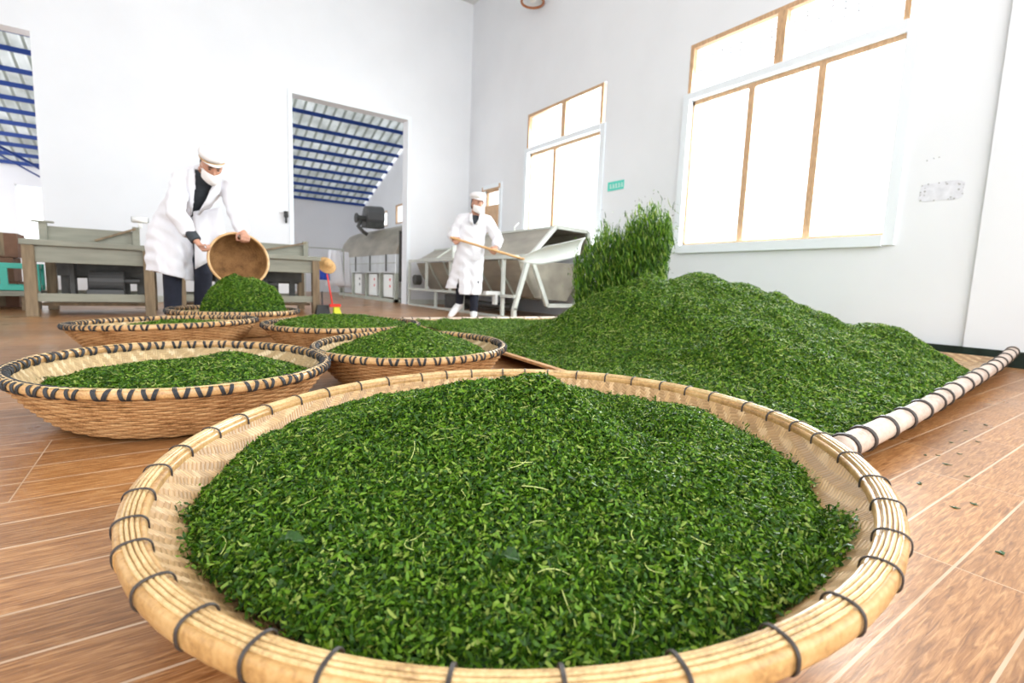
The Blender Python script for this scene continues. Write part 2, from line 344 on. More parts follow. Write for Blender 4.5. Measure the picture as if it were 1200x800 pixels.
# annex beyond the doorways
mb = MB(); y = D+TH
for a, b, z0, z1 in AW:
    mb.box(W, W+TH, y, a, 0, 5.4); mb.box(W, W+TH, a, b, 0, z0); mb.box(W, W+TH, a, b, z1, 5.4); y = b
mb.box(W, W+TH, y, YF+TH, 0, 5.4)
structure('wall_annex_side', mb, MAT['wall'])
structure('wall_annex_far', MB().box(XL-2, -2.96, YF, YF+TH, 0, 5).box(-2.96, -2.45, YF, YF+TH, 2.4, 5).box(-2.96, -2.45, YF, YF+TH, 0, 1.15).box(-2.45, W, YF, YF+TH, 0, 5), MAT['wall'])
zr = lambda y: 4.07-.358*(y-12.97)
mb = MB(); ys = (D+TH, YF+.3)
n = int((W-(XL-2))/.055); rows = []
for k in range(n+1):
    x = XL-2+k*.055; dz = .012*math.cos(2*PI*k/4); rows.append((x, dz))
vs = [(x, yy, zr(yy)+.09+dz) for x, dz in rows for yy in ys]; fs = [(2*k, 2*k+1, 2*k+3, 2*k+2) for k in range(n)]
mb.add(vs, fs); o = structure('ceiling_annex', mb, MAT['roof']); so = o.modifiers.new('thickness', 'SOLIDIFY'); so.thickness = .006
py = [9.95, 10.4, 10.83, 11.25, 11.7, 12.12, 12.58, 13.13, 13.56, 13.98, 14.4, 14.83, 15.27, 15.66, 16.05, 16.43]
for k, yy in enumerate(py):
    o = MB().box(XL-1.9, W-.01, yy-.025, yy+.025, zr(yy)-.01, zr(yy)+.07).build('roof_purlin', MAT['blue_paint'])
    near = ('nearest the white back wall' if k == 0 else 'beside the far annex wall' if k == len(py)-1 else f'{["second","third","fourth","fifth","sixth","seventh","eighth","ninth","tenth","eleventh","twelfth","thirteenth","fourteenth","fifteenth"][k-1]} one counted from the back wall')
    tag(o, 'blue steel purlin under the annex roof, '+near, 'purlin', 'blue purlins under the annex roof')
t = empty('roof_truss', (-2.6, 15.2, 0)); tag(t, 'pale blue diagonal truss under the annex roof at far left', 'truss')
MB().beam((-.75, 0, 3.25), (.55, 1.15, 2.55), .05, .05).build('chord', MAT['blue_paint'], t)
MB().beam((-.5, .5, 2.95), (.62, 1.2, 2.30), .03, .03).beam((.5, 1.1, 2.85), (.62, 1.2, 2.25), .03, .03).build('brace', MAT['blue_paint'], t)

# windows
def window(idx, y0, y1, z0, z1, rail, mull, uppers, grille, mirror=False):
    fr = MB(); d0, d1 = W-.03, W+.05; t_ = .05
    zt = rail if rail else z1
    fr.box(d0, d1, y0-.04, y0+t_, z0-.04, zt+.03); fr.box(d0, d1, y1-t_, y1+.04, z0-.04, zt+.03)
    fr.box(d0-.02, d1, y0+t_, y1-t_, z0-.05, z0+t_); fr.box(d0-.01, d1, y0+t_, y1-t_, zt-t_, zt+.03)
    f = fr.build('window_frame', MAT['white_frame']); f.name = f'window_{idx}'; f['kind'] = 'structure'
    wd = MB()
    # wooden sashes in the lower opening
    e0, e1 = W+.05, W+.10
    edges = [y0+t_]+list(mull)+[y1-t_]
    wd.box(e0, e1, y0+t_, y1-t_, zt-t_-.05, zt-t_); wd.box(e0, e1, y0+t_, y1-t_, z0+t_, z0+t_+.03)
    for q in edges[1:-1]: wd.box(e0, e1, q-.035, q+.035, z0+t_+.03, zt-t_-.05)
    wd.box(e0, e1, y0+t_, y0+t_+.03, z0+t_, zt-t_); wd.box(e0, e1, y1-t_-.03, y1-t_, z0+t_, zt-t_)
    wd.build('wooden_sash', MAT['orange_wood'], f)
    g = MB().box(W+.07, W+.074, y0+t_, y1-t_, z0+t_, zt-t_)
    if rail:
        u = MB(); a = y0+.05; b = y1-.0; zb = rail+.03
        u.box(W-.005, W+.06, a, b, z1-.05, z1); u.box(W-.005, W+.06, b-.05, b, zb, z1-.05); u.box(W-.005, W+.06, a, a+.05, zb, z1-.05)
        for q in uppers: u.box(W-.02, W+.06, q-.05, q+.05, zb, z1-.05)
        u.build('transom_frame', MAT['orange_wood'], f)
        g.box(W+.03, W+.034, a+.05, b-.05, zb, z1-.05)
        if grille:
            gr = MB(); rows_ = 7; x_ = W+.16
            for i in range(rows_):
                zz = zb+.03+(z1-.05-zb-.03)*i/rows_; gr.box(x_, x_+.008, a, b, zz, zz+.009)
                k = 0
                yy = a+(.12 if i % 2 else 0)
                while yy < b: gr.box(x_, x_+.008, yy, yy+.011, zz, zz+(z1-.05-zb-.03)/rows_); yy += .24
            gr.build('security_grille', MAT['grille'], f)
    g.build('pane', MAT['glass'], f); return f
window(1, *WIN[1][:2], 1.008, 3.463, 2.859, (2.551, 3.278), (2.973,), True)
window(2, *WIN[2][:2], 1.008, 3.481, 2.865, (6.72,), (6.45,), False)
f3 = window(3, *WIN[3][:2], 1.008, 2.41, None, (), (), False)
MB().box(W-.06, W-.035, 8.28, 8.75, 1.42, 2.02).box(W-.035, W-.028, 8.25, 8.93, 2.33, 2.42).beam((W-.12, 8.93, 1.05), (W-.12, 8.93, 2.12), .03, .22, upv=(0, 1, 0)).build('casement', MAT['orange_wood'], f3)
for k, (a, b, z0, z1) in enumerate(AW):
    f = MB().box(W, W+.05, a, b, z0, z0+.04).box(W, W+.05, a, b, z1-.04, z1).box(W, W+.05, a, a+.04, z0, z1).box(W, W+.05, b-.04, b, z0, z1).box(W, W+.05, (a+b)/2-.02, (a+b)/2+.02, z0, z1).build(f'window_{4+k}', MAT['orange_wood'])
    f['kind'] = 'structure'; MB().box(W+.02, W+.024, a, b, z0, z1).build('pane', MAT['glass'], f)
f = MB().box(-2.96, -2.93, YF, YF+.05, 1.15, 2.4).box(-2.48, -2.45, YF, YF+.05, 1.15, 2.4).box(-2.96, -2.45, YF, YF+.05, 2.37, 2.4).build('window_7', MAT['white_frame']); f['kind'] = 'structure'
MB().box(-2.96, -2.45, YF+.02, YF+.024, 1.15, 2.4).build('pane', MAT['glass'], f)

# marks and signs on the window wall
def wall_flat(name, y0, y1, z0, z1, mat, th=.004, x=W): return MB().box(x-th, x, y0, y1, z0, z1).build(name, mat)
s = wall_flat('wall_sign', 5.06, 5.37, 1.895, 2.02, MAT['sign_green'], .01); tag(s, 'small green sign with white characters on the wall between the two windows', 'sign')
ch = MB(); rnd = random.Random(4)
for k in range(5):
    c0 = 5.335-k*.056
    for q in range(3): ch.box(W-.012, W-.010, c0-.042, c0-.004, 1.928+q*.022, 1.934+q*.022)
    ch.box(W-.012, W-.010, c0-.026, c0-.020, 1.922, 1.985); ch.box(W-.012, W-.010, c0-.042, c0-.037, 1.922, 1.94+.02*(k % 2))
ch.build('lettering', MAT['sign_white'], s)
pt = MB(); rnd = random.Random(9); cy, cz = 1.475, 1.40
ring = []
for k in range(36):
    a = 2*PI*k/36; ex = abs(math.cos(a))**.35*(1 if math.cos(a) > 0 else -1); ez = abs(math.sin(a))**.35*(1 if math.sin(a) > 0 else -1)
    ring.append((cy+.145*ex+rnd.uniform(-.006, .006), cz+.075*ez+rnd.uniform(-.006, .006)))
pt.loft([[(W-.001, a, b) for a, b in ring], [(W-.003, a, b) for a, b in ring]])
p = pt.build('plaster_patch', MAT['tape']); tag(p, 'rough chipped plaster patch on the wall right of the big window', 'plaster patch')
for k in range(26):
    hp = MB()
    a = rnd.uniform(0, 2*PI); e = rnd.choice([1, 1, .8]); yy = cy+.14*e*max(-1, min(1, 1.3*math.cos(a))); zz = cz+.07*e*max(-1, min(1, 1.3*math.sin(a))); r_ = rnd.uniform(.003, .010)
    hp.ell((W-.003, yy, zz), (.002, r_, r_), 8)
    hp.build('chip', MAT['chip'], p)
def hole(y, z, r=.006, lab=''):
    o = MB().ell((W, y, z), (.003, r, r), 8).build('nail_hole', MAT['chip']); tag(o, lab, 'nail hole', 'nail holes in the window wall')
for k, (y, z) in enumerate(((1.60, 1.67), (1.555, 1.68), (1.52, 1.683))): hole(y, z, .006, ['left', 'middle', 'right'][k]+' nail hole of the row above the chipped plaster patch')
for k, (y, z) in enumerate(((4.83, 1.70), (4.76, 1.705), (4.66, 1.735), (4.52, 1.76))): hole(y, z, .009, ['leftmost', 'second', 'third', 'rightmost'][k]+' nail hole in the row between green sign and big window')
for k, (y, z) in enumerate(((4.33, 1.67), (4.33, 1.45), (4.30, 1.28))): hole(y, z, .010, ['upper', 'middle', 'lower'][k]+' nail hole beside the left edge of the big window')

# lamp high on the window wall
t = empty('wall_lamp', (W-.22, 7.15, 5.28)); tag(t, 'round white lamp with copper rim high on the wall, cut by the top edge', 'lamp')
rot = Matrix.Rotation(math.radians(-70), 3, 'Y')
MB().lathe([(0, .16), (.08, .15), (.10, .05), (.17, -.08), (.19, -.12), (.18, -.12), (.15, -.06), (0, -.02)], 32).build('shade', MAT['white_frame'], t, True)
MB().tube([(.185*math.cos(a), .185*math.sin(a), -.12) for a in (2*PI*k/32 for k in range(32))], .02, 8, True).build('rim', MAT['copper'], t, True)
MB().ell((0, 0, -.05), (.07, .07, .08), 16).build('bulb', MAT['white_plastic'], t, True)
MB().tube([(0, 0, .15), (.1, 0, .2), (.22, 0, .2)], .02, 8).build('bracket', MAT['copper'], t, True)

# ------------------------------------------------------------------ value noise and leaf generator
def vnoise(x, y, seed=0):
    xi = np.floor(x).astype(np.int64); yi = np.floor(y).astype(np.int64); xf = x-xi; yf = y-yi
    def h(a, b):
        n_ = (a*374761393+b*668265263+seed*1442695041) & 0xffffffff; n_ = ((n_ ^ (n_ >> 13))*1274126177) & 0xffffffff
        return ((n_ ^ (n_ >> 16)) & 0xffff)/65535.
    sx = xf*xf*(3-2*xf); sy = yf*yf*(3-2*yf)
    return (h(xi, yi)*(1-sx)+h(xi+1, yi)*sx)*(1-sy)+(h(xi, yi+1)*(1-sx)+h(xi+1, yi+1)*sx)*sy
def fbm(x, y, s, oct=4, seed=0):
    r = 0; a = .5
    for k in range(oct): r = r+a*(vnoise(x*s, y*s, seed+k*17)-.5); s *= 2.1; a *= .55
    return r
def unit(v): return v/np.maximum(np.linalg.norm(v, axis=-1, keepdims=True), 1e-9)
def flakes(P, Nn, L, Wd, rng, tilt=.55, dirs=None):
    """curled leaf strips: 2 quads each. P (n,3) centres, Nn normals"""
    n_ = len(P); t = rng.normal(size=(n_, 3)) if dirs is None else dirs+rng.normal(size=(n_, 3))*.22
    if dirs is None: t = t-Nn*(t*Nn).sum(1, keepdims=True)
    t = unit(t); nn = unit(Nn+rng.normal(size=(n_, 3))*tilt); s_ = unit(np.cross(nn, t)); nn = np.cross(t, s_)
    t = unit(t+nn*rng.normal(size=(n_, 1))*tilt*.8); s_ = unit(np.cross(nn, t)); nn = np.cross(t, s_)
    L = L[:, None]; Wd = Wd[:, None]; curl = rng.uniform(-.5, .7, (n_, 1))*L; tw = rng.normal(size=(n_, 1))*.5
    def rot(a): return s_*np.cos(a)+nn*np.sin(a)
    a0, a1, a2 = rot(-tw), rot(0*tw), rot(tw); w0 = rng.uniform(.25, .9, (n_, 1)); w2 = rng.uniform(.15, .8, (n_, 1))
    V = np.stack([P-t*L/2-nn*curl/2-a0*Wd*w0/2, P-t*L/2-nn*curl/2+a0*Wd*w0/2, P-a1*Wd/2, P+a1*Wd/2, P+t*L/2-nn*curl/2-a2*Wd*w2/2, P+t*L/2-nn*curl/2+a2*Wd*w2/2], 1).reshape(-1, 3)
    b = (np.arange(n_)*6)[:, None]; F = np.concatenate([b+np.array([[0, 1, 3, 2]]), b+np.array([[2, 3, 5, 4]])], 1).reshape(-1, 4)
    return V, F
def stems(P, Nn, L, R, rng):
    n_ = len(P); t = rng.normal(size=(n_, 3)); t = t-Nn*(t*Nn).sum(1, keepdims=True)*.92; t = unit(t); s_ = unit(np.cross(Nn, t)); k = 5
    V = []; bend = rng.normal(size=(n_, 1))*.22
    for i in range(k):
        f = i/(k-1)-.5; c = P+t*(L[:, None]*f)+s_*(bend*L[:, None]*(f*f*4-.5))+Nn*(.25-f*f)*L[:, None]*.15
        for j in range(4):
            a = PI/2*j+.4; V.append(c+(s_*math.cos(a)+Nn*math.sin(a))*R[:, None])
    V = np.stack(V, 1).reshape(-1, 3); q = []
    for i in range(k-1):
        for j in range(4): q.append((i*4+j, i*4+(j+1) % 4, (i+1)*4+(j+1) % 4, (i+1)*4+j))
    F = ((np.arange(n_)*k*4)[:, None, None]+np.array(q)[None]).reshape(-1, 4); return V, F
def heap(name, h, inside, bounds, nfl, size, nst, label, seed, res=140, weight=None, rot=None, loc=(0, 0, 0), mat='leaf', loft=.006, bump=(.014, 22), tilt=.55, stem=(.02, .05, .0007)):
    """pile of chopped leaves over height h(x,y) where inside(x,y) > 0"""
    rng = np.random.default_rng(seed); x0, x1, y0, y1 = bounds
    H = lambda x, y: h(x, y)+fbm(x, y, bump[1], 4, seed)*bump[0]*2
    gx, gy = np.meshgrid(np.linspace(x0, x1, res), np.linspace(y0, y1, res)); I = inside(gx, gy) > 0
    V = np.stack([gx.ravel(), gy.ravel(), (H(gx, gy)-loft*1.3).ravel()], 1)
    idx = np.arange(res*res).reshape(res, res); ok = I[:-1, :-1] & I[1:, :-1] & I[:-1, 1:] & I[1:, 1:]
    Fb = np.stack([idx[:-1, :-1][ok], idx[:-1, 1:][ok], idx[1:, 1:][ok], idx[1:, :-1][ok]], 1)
    def sample(n_, jitter):
        out = []; got = 0
        while got < n_:
            x = rng.uniform(x0, x1, n_*2); y = rng.uniform(y0, y1, n_*2); k = inside(x, y)+rng.normal(size=len(x))*jitter > 0
            if weight is not None: k &= rng.uniform(size=len(x)) < weight(x, y)
            out.append(np.stack([x[k], y[k]], 1)); got += k.sum()
        q = np.concatenate(out)[:n_]; e = size*.5
        z = H(q[:, 0], q[:, 1]); dx = (H(q[:, 0]+e, q[:, 1])-z)/e; dy = (H(q[:, 0], q[:, 1]+e)-z)/e
        return np.c_[q, z], unit(np.stack([-dx, -dy, np.ones(len(q))], 1))
    P, Nn = sample(nfl, .006); P = P+Nn*rng.uniform(-1, 1, (nfl, 1))*loft
    L = size*rng.uniform(.45, 1.5, nfl); big_ = rng.uniform(size=nfl) < .03; L[big_] *= 1.6
    V1, F1 = flakes(P, Nn, L, size*rng.uniform(.20, .56, nfl), rng, tilt)
    P, Nn = sample(max(nst, 1), 0); P = P+Nn*loft*.8
    V2, F2 = stems(P, Nn, rng.uniform(stem[0], stem[1], len(P)), rng.uniform(.5, 1.4, len(P))*stem[2], rng)
    VV = np.concatenate([V, V1, V2]); FF = np.concatenate([Fb, F1+len(V), F2+len(V)+len(V1)])
    mi = np.concatenate([np.zeros(len(Fb)), np.ones(len(F1)), np.full(len(F2), 2)])
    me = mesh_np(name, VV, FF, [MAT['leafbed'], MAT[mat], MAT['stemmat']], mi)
    o = bpy.data.objects.new(name, me); COL.objects.link(o); o.location = loc
    if rot: o.rotation_euler = rot
    return tag(o, label, 'tea leaves', kind='stuff')

# ------------------------------------------------------------------ baskets
def tilt_rot(a, b):
    # plane z = a x + b y
    n_ = Vector((-a, -b, 1)).normalized(); return Vector((0, 0, 1)).rotation_difference(n_).to_euler()
def section(a0, b0, pts, n=96):
    """closed profile (radial offset, height) swept round the circle: rings"""
    return [[((a0+r)*math.cos(t), (a0+r)*math.sin(t), b0+z) for r, z in pts] for t in (2*PI*k/n for k in range(n))]
# big winnowing tray in the foreground
RB = .615; ZB = .170
BL = (.567, .795, 0); BT = tilt_rot(.045, 0)
t = empty('winnowing_tray', (BL[0], BL[1], .020), rot=BT); tag(t, 'huge round bamboo tray in the foreground, pale twill inside, wire-tied rim', 'tray')
hull = [(.601, .165), (.588, .140), (.555, .106), (.50, .075), (.42, .038), (.32, .016), (.18, .008), (0, .006)]
inner = [(.601, .172), (.578, .146), (.545, .112), (.494, .080), (.415, .044), (.316, .022), (.178, .014), (0, .012)]
mb = MB(); mb.lathe(inner, 128); mb.build('woven_bottom', MAT['twill'], t, True)
mb = MB(); mb.lathe(hull, 128); mb.build('woven_outside', MAT['wicker'], t, True)
def rsec(w_, h_, k=14, flat=0):
    pts = []
    for i in range(k):
        a = 2*PI*i/k; c, s_ = math.cos(a), math.sin(a); e = .75
        pts.append((w_*abs(c)**e*(1 if c > 0 else -1), h_*abs(s_)**e*(1 if s_ > 0 else -1)))
    return pts
MB().loft(section(RB+.0125, ZB-.001, rsec(.0062, .0135)), closed=True).build('outer_hoop', MAT['bamboo'], t, True)
MB().loft(section(RB-.0125, ZB-.003, rsec(.0055, .0125)), closed=True).build('inner_hoop', MAT['bamboo'], t, True)
for k, (dr, dz) in enumerate(((-.0075, .0095), (-.0022, .0115), (.0032, .0112), (.0082, .0098))):
    MB().loft(section(RB+dr, ZB+dz, rsec(.0025, .0060, 8)), closed=True).build('rim_strip', MAT['bamboo_strip'], t, True)
# bamboo nodes on the outer hoop
for a in (0.4, 1.5, 2.45, 3.3, 4.25, 5.3, 6.0):
    nd = MB(); rr = RB+.0125; c = Vector((rr*math.cos(a), rr*math.sin(a), ZB)); ra = Vector((math.cos(a), math.sin(a), 0))
    nd.tube([c+ra*p_[0]+Vector((0, 0, p_[1]-.001)) for p_ in rsec(.0064, .0138, 20)], .0011, 5, True)
    nd.build('bamboo_node', MAT['bamboo'], t, True)
tie = MB()
for dt, rr_ in ((0, .0012), (.0021, .0011)):
    tie.tube([(RB+.0005+p_[0], dt, ZB+p_[1]) for p_ in rsec(.0203, .0175, 26)], rr_, 6, True)
tm = tie.mesh('binding', [MAT['wire']]); tm.polygons.foreach_set('use_smooth', [True]*len(tm.polygons))
rnd = random.Random(3); a = 0.04
ties = 0
while a < 2*PI-.05:
    o = bpy.data.objects.new('binding', tm); COL.objects.link(o); o.parent = t; o.rotation_euler = (0, 0, a); a += .148*rnd.uniform(.8, 1.2); ties += 1

# deep side baskets
def basket_meshes():
    R, Z = .46, .165; M = {}
    prof = lambda u: (.325+(R-.325)*(u**.70), .004+Z*.93*u)      # u 0 bottom .. 1 rim
    mb = MB(); rows_ = 19; nseg = 180; nst = 60
    for k in range(rows_):
        r_, z_ = prof((k+.5)/rows_); ph = PI*(k % 2)
        mb.tube([((r_+.0042*math.cos(nst/2*a+ph))*math.cos(a), (r_+.0042*math.cos(nst/2*a+ph))*math.sin(a), z_+.0008*math.sin(5*a+k)) for a in (2*PI*i/nseg for i in range(nseg))], .0040, 6, True)
    mb.lathe([(0, .004)]+[(prof(u/10)[0]-.003, prof(u/10)[1]) for u in range(11)], 84, mi=1)  # darker shell behind the strands paints in the shade of the gaps
    M['woven_side'] = (mb, [MAT['wicker'], MAT['wicker_dark']])
    mb = MB(); mb.lathe([(prof(1)[0]-.010, Z*.95)]+[(prof(u/10)[0]-.012, max(prof(u/10)[1], .014)) for u in range(10, -1, -1)]+[(0, .014)], 96)
    M['lining'] = (mb, MAT['twill_small'])
    mb = MB(); mb.loft(section(R+.004, Z, rsec(.0085, .0125)), closed=True); M['outer_hoop'] = (mb, MAT['rim_orange'])
    mb = MB(); mb.loft(section(R-.010, Z+.001, rsec(.0065, .0115)), closed=True); M['inner_hoop'] = (mb, MAT['rim_orange'])
    mb = MB()
    for d in (-.004, .0005, .0045): mb.tube([((R+d)*math.cos(a), (R+d)*math.sin(a), Z+.0135+.0015*math.sin(9*a+d*900)) for a in (2*PI*i/96 for i in range(96))], .0026, 6, True)
    M['rim_strip'] = (mb, MAT['bamboo_strip'])
    out = {}
    for k, (mb, mt) in M.items():
        me = mb.mesh(k, mt); me.polygons.foreach_set('use_smooth', [True]*len(me.polygons)); out[k] = me
    bd = MB()
    for sgn in (-1, 1):
        for w_ in (0, .0035, .007):
            bd.tube([(R-.003+p_[0], sgn*(.0030+w_+.0085*(p_[1]/.014+1)/2), Z+p_[1]) for p_ in rsec(.0185, .0150, 22)], .0021, 5, True)
    me = bd.mesh('binding', MAT['binding']); me.polygons.foreach_set('use_smooth', [True]*len(me.polygons)); out['binding'] = me
    return out
BM = basket_meshes()
def basket(x, y, R, a, b, label, lift=.006, seed=0, zs=1):
    t = empty('bamboo_basket', (x, y, lift), rot=tilt_rot(a, b)); t.scale = (R/.46, R/.46, zs)
    tag(t, label, 'basket', 'round woven baskets of tea leaves'); rr = random.Random(seed)
    for k in ('woven_side', 'lining', 'outer_hoop', 'inner_hoop', 'rim_strip'):
        o = bpy.data.objects.new(k, BM[k]); COL.objects.link(o); o.parent = t; o.rotation_euler = (0, 0, rr.uniform(0, 6))
    n_ = 50
    for i in range(n_):
        o = bpy.data.objects.new('binding', BM['binding']); COL.objects.link(o); o.parent = t; o.rotation_euler = (0, 0, 2*PI*(i+rr.uniform(-.12, .12))/n_)
        o.scale = (1, rr.uniform(.8, 1.15), 1)
    return t
SB = {'b2': (.035, 2.076, .464, -.009, .021), 'b3': (-.02, 3.741, .490, .029, -.03), 'b4': (.43, 4.62, .47, .0, .0), 'b5': (.994, 3.508, .510, .012, -.002), 'b6': (.973, 2.26, .452, .025, .015)}
basket(*SB['b2'], 'large woven basket at the left with low tea leaves, nearest after the big tray', .010, 1)
basket(*SB['b3'], 'wide woven basket with few leaves, behind the large left basket', .016, 2)
basket(*SB['b4'], 'woven basket receiving leaves at the feet of the bending worker', .004, 3, 1.15)
basket(*SB['b5'], 'woven basket heaped flat with leaves, behind the pale-rimmed mounded basket', .010, 4)
basket(*SB['b6'], 'woven basket with a pointed leaf mound, just behind the big tray', .014, 5)

# ------------------------------------------------------------------ leaf heaps
def inr(R, amp=.03, sc_=6, seed=1, ex=1, ey=1, cx=0, cy=0):
    return lambda x, y: R+amp*fbm(x, y, sc_, 3, seed)*2-np.hypot((x-cx)/ex, (y-cy)/ey)
HP=np.array([(0,.012),(.178,.014),(.316,.022),(.415,.044),(.494,.080),(.545,.112),(.578,.146),(.603,.172)])
def big_h(x,y):
    r=np.hypot(x,y)
    peak=.148*np.clip(1-np.hypot(x,y-.03)/.62,0,1)**.85
    g=lambda cx,cy,a,b,h:h*np.exp(-(((x-cx)/a)**2+((y-cy)/b)**2))
    z=.112+peak+g(.075,-.015,.075,.11,.040)+g(-.095,.075,.075,.11,.026)+g(-.22,.11,.10,.10,.018)+g(.235,-.09,.07,.13,-.050)+g(.30,.06,.13,.13,-.05)+g(.47,-.12,.10,.12,.012)
    return np.maximum(z-.04*np.clip((r-.52)/.06,0,1)**1.5,np.interp(r,HP[:,0],HP[:,1])+.006)
heap('chopped_tea_leaves', big_h, inr(.556, .03, 6, 5), (-.62, .62, -.62, .62), 210000, .0090, 170, 'deep green mound of chopped tea leaves filling the big foreground tray', 11,
     res=260, rot=BT, loc=(BL[0], BL[1], .0200), loft=.0095, bump=(.014, 16), tilt=1.0, stem=(.010, .045, .0007))
def place_leaf(x, y, ang, L, Wd, label, pitch=.3):
    z = float(big_h(np.array([x]), np.array([y]))[0]); mb = MB(); k = 12; vs = []
    for i in range(k+1):
        f = i/k; hw = Wd/2*math.sin(PI*min(1, f*1.02))**.7*(1-.25*f); xx = (f-.5)*L
        for s_ in (-1, -.5, 0, .5, 1): vs.append((xx, s_*hw, .006*abs(s_)**2+.01*math.sin(f*4)+.002*math.sin(f*30)*abs(s_)))
    fs = [(i*5+j, i*5+j+1, (i+1)*5+j+1, (i+1)*5+j) for i in range(k) for j in range(4)]
    mb.add(vs, fs); o = mb.build('tea_leaf', MAT['wholeleaf'], None, True); so = o.modifiers.new('thickness', 'SOLIDIFY'); so.thickness = .0006
    o.location = (BL[0]+x, BL[1]+y, z+.034); o.rotation_euler = (0, pitch, ang); return tag(o, label, 'leaf', 'whole leaves on the tea mound')
place_leaf(-.27, -.37, 1.9, .045, .026, 'broad whole green leaf near the front rim of the big tray', .35)
place_leaf(-.465, -.195, 2.4, .05, .024, 'dark whole leaf at the left edge of the big tray mound', .2)

def hullz(r, RBk, zs=1):
    u = np.clip((r/(RBk/.46)-.325)/.135, 0, 1)**(1/.70); return (.004+.165*.93*u)*zs+.016
def small_h(base, pk, R, cx=0, cy=0, p=1.0, lobes=(), RBk=.46, zs=1):
    def f(x, y):
        z = base+(pk-base)*np.clip(1-np.hypot(x-cx, y-cy)/R, 0, 1)**p
        for lx, ly, lr, lh in lobes: z = z+lh*np.exp(-((x-lx)**2+(y-ly)**2)/lr**2)
        return np.maximum(z, hullz(np.hypot(x, y), RBk, zs))
    return f
heap('chopped_tea_leaves', small_h(.10, .150, .42, .03, 0, .6, ((.16, .05, .15, .045), (-.20, .02, .14, .018), (-.05, .05, .06, -.03)), .464), inr(.405, .03, 7, 2), (-.44, .44, -.44, .44), 42000, .013, 160,
     'low layer of chopped leaves in the large left basket', 12, loc=(SB['b2'][0], SB['b2'][1], .010), rot=tilt_rot(*SB['b2'][3:]), bump=(.009, 18), stem=(.015, .04, .0009))
heap('chopped_tea_leaves', small_h(.12, .172, .34, .05, .05, .6, (), .49), inr(.33, .05, 7, 3, 1, .9, .05, .05), (-.4, .4, -.3, .45), 22000, .014, 60,
     'thin scatter of leaves in the wide basket behind the left one', 13, loc=(SB['b3'][0], SB['b3'][1], .016), rot=tilt_rot(*SB['b3'][3:]), mat='leaf_far', bump=(.012, 16))
heap('chopped_tea_leaves', small_h(.15, .222, .45, 0, 0, .5, ((-.16, 0, .14, .010), (.16, 0, .14, .008)), .51), inr(.43, .04, 7, 4), (-.48, .48, -.48, .48), 32000, .016, 90,
     'flat-topped heap of leaves in the basket in front of the broom', 14, loc=(SB['b5'][0], SB['b5'][1], .010), mat='leaf_far', bump=(.012, 15))
heap('chopped_tea_leaves', small_h(.125, .262, .38, -.01, 0, .8, ((0, 0, .10, .008), (-.2, 0, .1, .008)), .452), inr(.395, .03, 7, 6, 1, 1, -.02, 0), (-.45, .45, -.45, .45), 42000, .0145, 130,
     'pointed mound of leaves in the basket just behind the big tray', 15, loc=(SB['b6'][0], SB['b6'][1], .014), rot=tilt_rot(*SB['b6'][3:]), mat='leaf_far', bump=(.012, 16), stem=(.015, .045, .0009))
def dump_h(x, y):
    r = np.hypot((x-.06)/1.0, y); z = .15+.275*np.clip(1-(r/.31)**2.6, 0, 1)**.6*(1+.35*fbm(x, y, 5, 3, 77))+.05*np.clip(1-np.hypot(x-.16, y)/.5, 0, 1); return np.maximum(z, hullz(np.hypot(x, y), .47, 1.15))
heap('poured_tea_leaves', dump_h, inr(.40, .03, 7, 7, 1, 1, .03, 0), (-.44, .50, -.44, .44), 52000, .020, 90,
     'steep dark green pile of leaves just poured under the tipped basket', 16, loc=(SB['b4'][0], SB['b4'][1], 0), mat='leaf_far', bump=(.038, 9), res=160, tilt=.9)

# great heap on the floor mat
def in_quad(x, y, q, inset=0):
    d=None
    for i in range(4):
        a,b=q[i],q[(i+1)%4];e=b-a;n_=np.array([-e[1],e[0]])/np.hypot(*e);v=(x-a[0])*n_[0]+(y-a[1])*n_[1]-inset
        d=v if d is None else np.minimum(d,v)
    return d
HA=np.array([(1.47,.555),(5.10,.83),(5.10,4.98),(2.06,5.02)])
def great_h(x,y):
    cone=lambda cx,cy,h_,R,p=1,ex=1:h_*np.clip(1-np.hypot((x-cx)/ex,y-cy)/R,0,1)**p
    a=np.maximum(cone(3.10,2.15,.555,1.55,.95),cone(2.72,2.30,.515,1.12,.9));a=np.maximum(a,cone(3.3,1.72,.44,.95,.9));a=np.maximum(a,cone(3.15,1.9,.52,1.0,.95))
    a=np.maximum(a,cone(3.62,1.28,.285,.52,.75));a=np.maximum(a,cone(2.35,1.35,.25,.85,.9))
    a=np.maximum(a,cone(3.9,2.8,.3,1.1))
    e=HA[0]-HA[3];n_=np.array([-e[1],e[0]])/np.hypot(*e);dl=(x-HA[3][0])*n_[0]+(y-HA[3][1])*n_[1]
    a=a*np.clip(dl/.75,0,1)
    return .06+a+(fbm(x,y,2.3,3,40)*.12+fbm(x,y,6,3,41)*.06)*np.clip(a*5,.35,1)
def great_in(x,y):
    d=in_quad(x,y,HA,.03);right=4.0-x+np.clip(y-.9,0,3)*.8+fbm(x,y,4,3,8)*.12
    return np.minimum(d+fbm(x,y,5,3,9)*.03,right)
def great_w(x, y):
    return np.clip(1.15-(np.hypot(x, y)-1.4)*.22, .25, 1)*np.where((y > 3.0) & (x > 3.6), .4, 1)
heap('tea_leaf_heap', great_h, great_in, (1.4, 5.15, .5, 5.1), 520000, .0155, 1500, 'great heap of chopped tea leaves spread on the bamboo floor mat', 17,
     res=420, weight=great_w, mat='leaf_far', loft=.010, bump=(.030, 8), tilt=.6, stem=(.02, .06, .0010))

